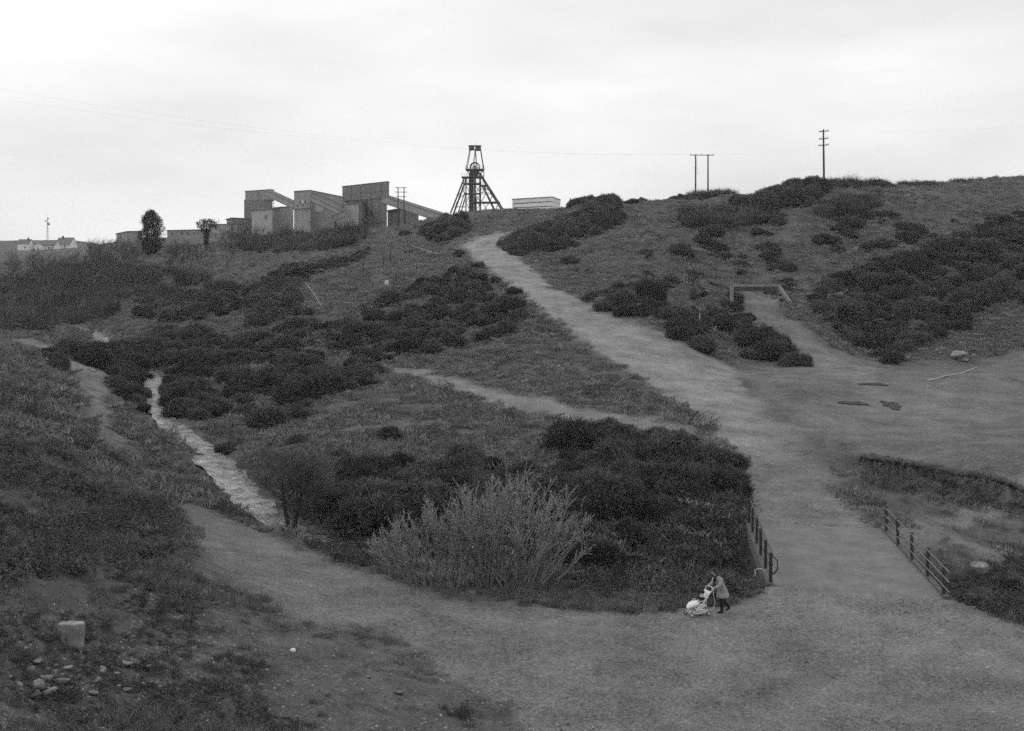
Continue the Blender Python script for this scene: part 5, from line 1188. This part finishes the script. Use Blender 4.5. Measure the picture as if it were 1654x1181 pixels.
# puddles in the yard
pm, N, L, b = mat_new('wet_mud'); b.inputs['Base Color'].default_value = g3(0.05); b.inputs['Roughness'].default_value = 0.8; b.inputs['Specular IOR Level'].default_value = 0.1
def puddle(px, py, wx, wy, lab, seed, bright=False):
    x, y, z = G1(px, py); r = random.Random(seed); n = 28; v = [(0, 0, 0.0)]
    for k in range(n):
        a = 6.283*k/n; q = 0.78+0.16*math.sin(a*2+seed)+0.12*math.sin(a*5+seed*2)+r.uniform(-.14, .14); X_ = math.cos(a)*q*wx/2; Y_ = math.sin(a)*q*wy/2
        v.append((X_, Y_, gz(x+X_, y+Y_)-z+0.07))
    o = MB().add(v, [(0, k+1, (k+1) % n+1) for k in range(n)]).build('puddle' if bright else 'wet_mud_patch', pm if not bright else M['water']); o.location = (x, y, z); o['kind'] = 'structure'
puddle(1378, 652, 2.6, 2.0, '', 2); puddle(1440, 655, 2.2, 3.4, '', 5); puddle(1410, 621, 3.0, 1.4, '', 8); puddle(150, 597, 0.9, 2.6, '', 3, True)
for (px, py, lab) in ((1184, 871, 'scrap of white litter in the brambles left of the bridge'), (910, 538, 'scrap of white litter on the left verge of the upper road')):
    x, y, z = G1(px, py); s = 2.6*y/F; o = MB().add([(-s, 0, 0.1), (s*0.8, 0.05, 0.06), (s, -0.02, s*1.2), (-s*0.7, 0.06, s*1.4), (0, 0.12, s*0.8)], [(0,1,4), (1,2,4), (2,3,4), (3,0,4)]).build('litter_scrap', M['white']); o.location = (x, y, z+0.15); tag(o, lab, 'litter')

# ------------------------------------------------------------------ woman with a pushchair
M['skin'] = simple('skin', 0.36, 0.08, 8, 0.6); M['hair'] = simple('dark_hair', 0.012, 0.3, 14, 0.6)
M['coat'] = simple('pale_raincoat', 0.30, 0.25, 7, 0.8, bump=0.3); M['trousers'] = simple('dark_trousers', 0.016, 0.3, 8, 0.85); M['boots'] = simple('black_boots', 0.010, 0.2, 8, 0.5)
M['pram_white'] = simple('white_pushchair_frame', 0.62, 0.06, 8, 0.4); M['pram_cloth'] = simple('pale_quilt', 0.66, 0.12, 9, 0.85, bump=0.3); M['tyre'] = simple('grey_tyre', 0.09, 0.2, 8, 0.7); M['pram_dark'] = simple('dark_pram_cloth', 0.05, 0.3, 8, 0.85)
M['scarf'] = simple('dark_scarf', 0.014, 0.3, 12, 0.85)
def skin_obj(name, mat, verts, edges, parent, root=0, sub=2):
    """one continuous skinned surface over joints (x, y, z, radius_a, radius_b)"""
    me = bpy.data.meshes.new(name); me.from_pydata([v[:3] for v in verts], edges, []); me.materials.append(mat)
    o = bpy.data.objects.new(name, me); COL.objects.link(o); o.parent = parent
    sk = o.modifiers.new('skin', 'SKIN'); sk.use_smooth_shade = True
    sv = me.skin_vertices[0].data if me.skin_vertices else None
    if sv is None:
        bm = bmesh.new(); bm.from_mesh(me); bm.verts.layers.skin.verify(); bm.to_mesh(me); bm.free(); sv = me.skin_vertices[0].data
    for i, v in enumerate(verts):
        sv[i].radius = (v[3], v[4] if len(v) > 4 else v[3]); sv[i].use_root = (i == root)
    sb = o.modifiers.new('sub', 'SUBSURF'); sb.levels = sub; sb.render_levels = sub
    return o
px0, py0 = 1165.0, 989.0
wx, wy, wz = G1(px0, py0)
FACE = math.radians(180+22)               # walking left and a little towards us
wm = empty('person', (wx, wy, wz), FACE)  # local +x is forward, +y her left
tag(wm, 'person in pale coat and dark boots leaning forward to push a white pushchair', 'person')
# joints: pelvis 0, spine, chest, neck, head
S = 1.0
body = [(-0.05,0,0.90,.135,.11), (0.02,0,1.05,.125,.10), (0.13,0,1.24,.15,.11), (0.21,0,1.36,.075,.075), (0.25,0,1.42,.05,.05), (0.30,0,1.50,.085,.078), (0.335,0,1.575,.085,.08), (0.34,0,1.63,.055,.055),
        # near (right of picture-left walker: her left side faces us) arm : shoulder, elbow, wrist, palm
        (0.17,0.18,1.33,.062), (0.20,0.235,1.10,.046), (0.40,0.20,1.00,.036), (0.455,0.195,1.0,.030), 
        (0.17,-0.18,1.33,.062), (0.24,-0.235,1.10,.046), (0.43,-0.20,1.00,.036), (0.485,-0.195,1.0,.030),
        # legs: hip, knee, ankle, toe
        (-0.03,0.09,0.86,.095), (0.05,0.09,0.47,.065), (0.02,0.09,0.09,.045), (0.10,0.09,0.035,.042), (0.19,0.09,0.03,.03),
        (-0.06,-0.09,0.86,.095), (-0.10,-0.09,0.47,.065), (-0.39,-0.09,0.15,.045), (-0.36,-0.09,0.06,.042), (-0.27,-0.09,0.03,.03)]
E = [(0,1),(1,2),(2,3),(3,4),(4,5),(5,6),(6,7),(2,8),(8,9),(9,10),(10,11),(2,12),(12,13),(13,14),(14,15),(0,16),(16,17),(17,18),(18,19),(19,20),(0,21),(21,22),(22,23),(23,24),(24,25)]
# five curled fingers on each hand, closed on the handle
def fingers(w, c, s):
    for k, L_ in enumerate((0.072, 0.080, 0.075, 0.060)):
        y = c[1]+(-0.033+0.022*k)*s; n = len(w)
        w += [(c[0]+0.030, y, c[2]+0.012, .010), (c[0]+0.030+L_*0.5, y, c[2]+0.006, .009), (c[0]+0.030+L_*0.62, y, c[2]-0.028, .0085), (c[0]+0.034, y, c[2]-0.042, .008)]
        yield [(None, n), (n, n+1), (n+1, n+2), (n+2, n+3)]
    n = len(w); w += [(c[0]-0.005, c[1]-0.040*s, c[2]-0.004, .011), (c[0]+0.030, c[1]-0.052*s, c[2]-0.026, .010), (c[0]+0.055, c[1]-0.04*s, c[2]-0.04, .009)]
    yield [(None, n), (n, n+1), (n+1, n+2)]
for hi, s in ((11, 1), (15, -1)):
    for es in fingers(body, body[hi][:3], s):
        E += [(hi if a is None else a, b) for a, b in es]
skin_obj('body', M['skin'], body, E, wm)
# face: nose, eyes, mouth, ears
MB().add([(0.412, 0, 1.555), (0.405, 0.016, 1.545), (0.405, -0.016, 1.545), (0.445, 0, 1.542), (0.415, 0, 1.585)], [(1,3,4), (3,2,4), (1,2,3), (0,1,2)]).build('nose', M['skin'], wm)
for s in (-1, 1):
    MB().lathe([(0.012, -0.004), (0.013, 0.004)], 8, (0, 0, 0)).build('eye', M['hair'], wm).location = (0.413, 0.032*s, 1.588)
    MB().lathe([(0.012, -0.03), (0.022, 0), (0.014, 0.03)], 8).build('ear', M['skin'], wm).location = (0.335, 0.088*s, 1.565)
MB().box(0.408, 0.416, -0.025, 0.025, 1.515, 1.522).build('mouth', M['scarf'], wm)
# hair, coat, trousers, boots
hv, hf = ico(3); hv = hv*np.array([0.112, 0.108, 0.118]) + np.array([0.315, 0, 1.605]); r_ = np.random.default_rng(3); hv += r_.normal(size=hv.shape)*0.004
hv[:,2] -= np.clip(0.33-hv[:,0], 0, 0.1)*0.9; front = (hv[:,0] > 0.375) & (hv[:,2] < 1.61); hv[front,0] = 0.372
o = bpy.data.objects.new('hair', np_mesh('hair', hv, hf, M['hair'], True)); COL.objects.link(o); o.parent = wm
skin_obj('scarf', M['scarf'], [(0.20,0,1.33,.09,.09), (0.235,0,1.40,.082,.08), (0.26,0,1.45,.075,.07), (0.30,0,1.30,.04,.05), (0.31,0,1.16,.035,.045)], [(0,1),(1,2),(0,3),(3,4)], wm, 0)
m = MB(); rings = [(0.20, 1.40, .085, .095), (0.175, 1.365, .12, .17), (0.14, 1.29, .145, .205), (0.10, 1.20, .15, .205), (0.045, 1.08, .15, .19), (0.0, 0.98, .16, .195), (-0.035, 0.88, .18, .215), (-0.055, 0.76, .205, .235), (-0.075, 0.66, .222, .25), (-0.08, 0.60, .232, .258)]
for cx_, z_, ra, rb in rings:
    for k in range(20):
        a_ = k*math.pi/10; w_ = 1+0.05*math.sin(a_*5+z_*9)*(z_ < 0.95); m.v.append((cx_+ra*w_*math.cos(a_), rb*w_*math.sin(a_), z_ - (0.03*math.cos(a_) if z_ < 0.62 else -0.03*math.cos(a_)*0)))
for i in range(len(rings)-1):
    for k in range(20): p_, q_ = i*20+k, i*20+(k+1) % 20; m.f.append((p_, p_+20, q_+20, q_))
for s_y, dx in ((1, 0), (-1, 0.03)):
    m.tube([(0.14, 0.17*s_y, 1.345), (0.15, 0.215*s_y, 1.28), (0.18+dx, 0.245*s_y, 1.12), (0.24+dx, 0.235*s_y, 1.06), (0.33+dx, 0.215*s_y, 1.03), (0.405+dx, 0.20*s_y, 1.005)], [.075, .085, .07, .068, .06, .052], 10)
m.build('coat', M['coat'], wm, True)
skin_obj('trousers', M['trousers'], [(-0.04,0,0.88,.14,.12), (-0.02,0.09,0.80,.105), (0.055,0.09,0.46,.078), (0.03,0.09,0.30,.07), (-0.06,-0.09,0.80,.105), (-0.10,-0.09,0.46,.078), (-0.23,-0.09,0.32,.07)], [(0,1),(1,2),(2,3),(0,4),(4,5),(5,6)], wm, 0)
for nm, pts in (('boot', [(0.045,0.09,0.40,.072), (0.02,0.09,0.10,.062), (0.03,0.09,0.05,.055), (0.12,0.09,0.045,.052), (0.21,0.09,0.035,.036)]), ('boot', [(-0.17,-0.09,0.39,.072), (-0.385,-0.09,0.17,.062), (-0.39,-0.09,0.10,.055), (-0.33,-0.09,0.055,.05), (-0.25,-0.09,0.035,.036)])):
    skin_obj(nm, M['boots'], pts, [(0,1),(1,2),(2,3),(3,4)], wm, 1)

# pushchair: local +x forward, the handle at x = 0, z = 1.0
hx, hy = 0.47, 0.0
pc = empty('pushchair', (wx + math.cos(FACE)*hx, wy + math.sin(FACE)*hx, 0), FACE)
pc.location.z = min(gz(pc.location.x + math.cos(FACE)*a_, pc.location.y + math.sin(FACE)*a_) for a_ in (0.3, 0.7, 1.0)) + 0.01
tag(pc, 'white framed pushchair with pale quilt, pushed across the gravel', 'pushchair')
zo = wz-pc.location.z
W_ = 0.22
for s in (-1, 1):
    fr_ = MB().tube([(0, W_*s, 1.0+zo), (0.22, W_*s, 0.78), (0.42, W_*s, 0.55), (0.62, W_*s, 0.33), (0.92, W_*s, 0.13)], 0.017, 7).build('side_tube', M['pram_white'], pc)
    MB().tube([(0.36, W_*s, 0.62), (0.30, W_*s, 0.34), (0.22, W_*s, 0.13)], 0.014, 7).build('rear_leg', M['pram_white'], pc)
    MB().tube([(0.22, W_*s, 0.14), (0.55, W_*s, 0.12), (0.92, W_*s, 0.14)], 0.013, 7).build('base_tube', M['pram_white'], pc)
    MB().tube([(0.40, W_*s, 0.58), (0.62, W_*s, 0.56), (0.80, W_*s, 0.40)], 0.013, 7).build('armrest', M['pram_white'], pc)
    for x in (0.22, 0.95):
        w_ = MB().tube([(0.075*math.cos(k*math.pi/9), 0, 0.075*math.sin(k*math.pi/9)) for k in range(19)], 0.019, 6, False).build('wheel', M['tyre'], pc); w_.location = (x, W_*s*1.06, 0.095)
        MB().bar((0, -0.02, 0), (0, 0.02, 0), 0.085).build('hub', M['pram_white'], w_)
        for k in range(3): MB().bar((-0.07*math.cos(k*1.05), 0, -0.07*math.sin(k*1.05)), (0.07*math.cos(k*1.05), 0, 0.07*math.sin(k*1.05)), 0.012).build('spoke', M['pram_white'], w_)
MB().tube([(0.004, -W_, 1.0+zo), (-0.02, -W_*0.5, 1.01+zo), (-0.02, W_*0.5, 1.01+zo), (0.004, W_, 1.0+zo)], 0.016, 7).build('handle', M['pram_white'], pc)
for x, z in ((0.22, 0.14), (0.92, 0.14), (0.60, 0.34)): MB().bar((x, -W_, z), (x, W_, z), 0.024).build('cross_tube', M['pram_white'], pc)
def sheet(name, prof, w, mat, th=0.03):
    m = MB(); n = len(prof)
    for y in (-w, w):
        for (x, z) in prof: m.v.append((x, y, z))
        for (x, z) in prof: m.v.append((x-th*0.7, y, z-th))
    for k in range(n-1):
        m.f += [(k, k+1, 2*n+k+1, 2*n+k), (n+k+1, n+k, 3*n+k, 3*n+k+1), (k+1, k, n+k, n+k+1), (2*n+k, 2*n+k+1, 3*n+k+1, 3*n+k)]
    m.f += [(0, 2*n, 3*n, n), (n-1, 2*n-1, 4*n-1, 3*n-1)]
    return m.build(name, mat, pc, False)
sheet('seat_back', [(0.13, 0.90), (0.24, 0.72), (0.36, 0.52), (0.44, 0.40)], W_-0.025, M['pram_white'])
sheet('seat', [(0.44, 0.39), (0.58, 0.36), (0.74, 0.36)], W_-0.025, M['pram_dark'])
sheet('side_panel', [(0.40, 0.50), (0.60, 0.42), (0.78, 0.30)], W_-0.006, M['pram_cloth'], 0.12)
qv, qf = ico(3); qv = qv.copy(); qv *= np.array([0.27, 0.215, 0.115]); qv[:,2] += 0.05*np.sin(qv[:,0]*9) - 0.55*qv[:,0] ; qv += np.array([0.76, 0, 0.42]); qv[:,2] += 0.012*np.sin(qv[:,1]*38)
o = bpy.data.objects.new('quilt', np_mesh('quilt', qv, qf, M['pram_cloth'], True)); COL.objects.link(o); o.parent = pc
MB().box(0.26, 0.84, -W_+0.03, W_-0.03, 0.15, 0.17).build('shopping_tray', M['pram_cloth'], pc)
o = MB().tube([(0.0, 0.235, 0.98+zo), (0.03, 0.26, 0.75), (-0.05, 0.25, 0.45), (0.05, 0.24, 0.25), (0.16, 0.23, 0.2)], 0.01, 5).build('strap', M['pram_white'], pc)
# child in the pushchair
ch = empty('person', (pc.location.x, pc.location.y, pc.location.z), FACE); tag(ch, 'small child in a dark top sitting back in the white pushchair', 'person')
cb = [(0.48,0,0.44,.10), (0.43,0,0.55,.095), (0.385,0,0.66,.10), (0.365,0,0.735,.042), (0.37,0,0.80,.078,.072), (0.375,0,0.86,.068,.065),
      (0.39,0.115,0.66,.042), (0.50,0.15,0.56,.034), (0.60,0.11,0.56,.026), (0.635,0.10,0.56,.022), (0.39,-0.115,0.66,.042), (0.50,-0.15,0.56,.034), (0.60,-0.11,0.56,.026), (0.635,-0.10,0.56,.022),
      (0.60,0.07,0.44,.058), (0.76,0.07,0.40,.046), (0.86,0.07,0.26,.036), (0.90,0.07,0.25,.03), (0.60,-0.07,0.44,.058), (0.76,-0.07,0.40,.046), (0.86,-0.07,0.26,.036), (0.90,-0.07,0.25,.03)]
skin_obj('body', M['skin'], cb, [(0,1),(1,2),(2,3),(3,4),(4,5),(2,6),(6,7),(7,8),(8,9),(2,10),(10,11),(11,12),(12,13),(0,14),(14,15),(15,16),(16,17),(0,18),(18,19),(19,20),(20,21)], ch)
skin_obj('jumper', M['trousers'], [(0.47,0,0.46,.115), (0.425,0,0.56,.115), (0.385,0,0.665,.118), (0.39,0.125,0.66,.055), (0.50,0.155,0.56,.047), (0.585,0.115,0.56,.038), (0.39,-0.125,0.66,.055), (0.50,-0.155,0.56,.047), (0.585,-0.115,0.56,.038)], [(0,1),(1,2),(2,3),(3,4),(4,5),(2,6),(6,7),(7,8)], ch, 1)
hv, hf = ico(2); hv = hv*np.array([0.09, 0.09, 0.085]) + np.array([0.355, 0, 0.865]); o = bpy.data.objects.new('hair', np_mesh('hair', hv, hf, M['hair'], True)); COL.objects.link(o); o.parent = ch
for s in (-1, 1): MB().lathe([(0.008, -0.003), (0.009, 0.003)], 8).build('eye', M['hair'], ch).location = (0.447, 0.027*s, 0.828)

# ------------------------------------------------------------------ thin haze over the far hill
HAZE = 0.00015
hz = MB().box(-760, 760, -14, 1160, -8, 60).build('haze', None); hz['kind'] = 'stuff'; hz['label'] = 'thin pale haze that softens the far hill and mine'
hm = bpy.data.materials.new('haze'); hm.use_nodes = True; hn = hm.node_tree.nodes
for n in list(hn): hn.remove(n)
ho = hn.new('ShaderNodeOutputMaterial'); pv = hn.new('ShaderNodeVolumePrincipled'); pv.inputs['Color'].default_value = g3(0.95); pv.inputs['Density'].default_value = HAZE; pv.inputs['Anisotropy'].default_value = 0.2
hm.node_tree.links.new(pv.outputs[0], ho.inputs['Volume']); hz.data.materials.append(hm)
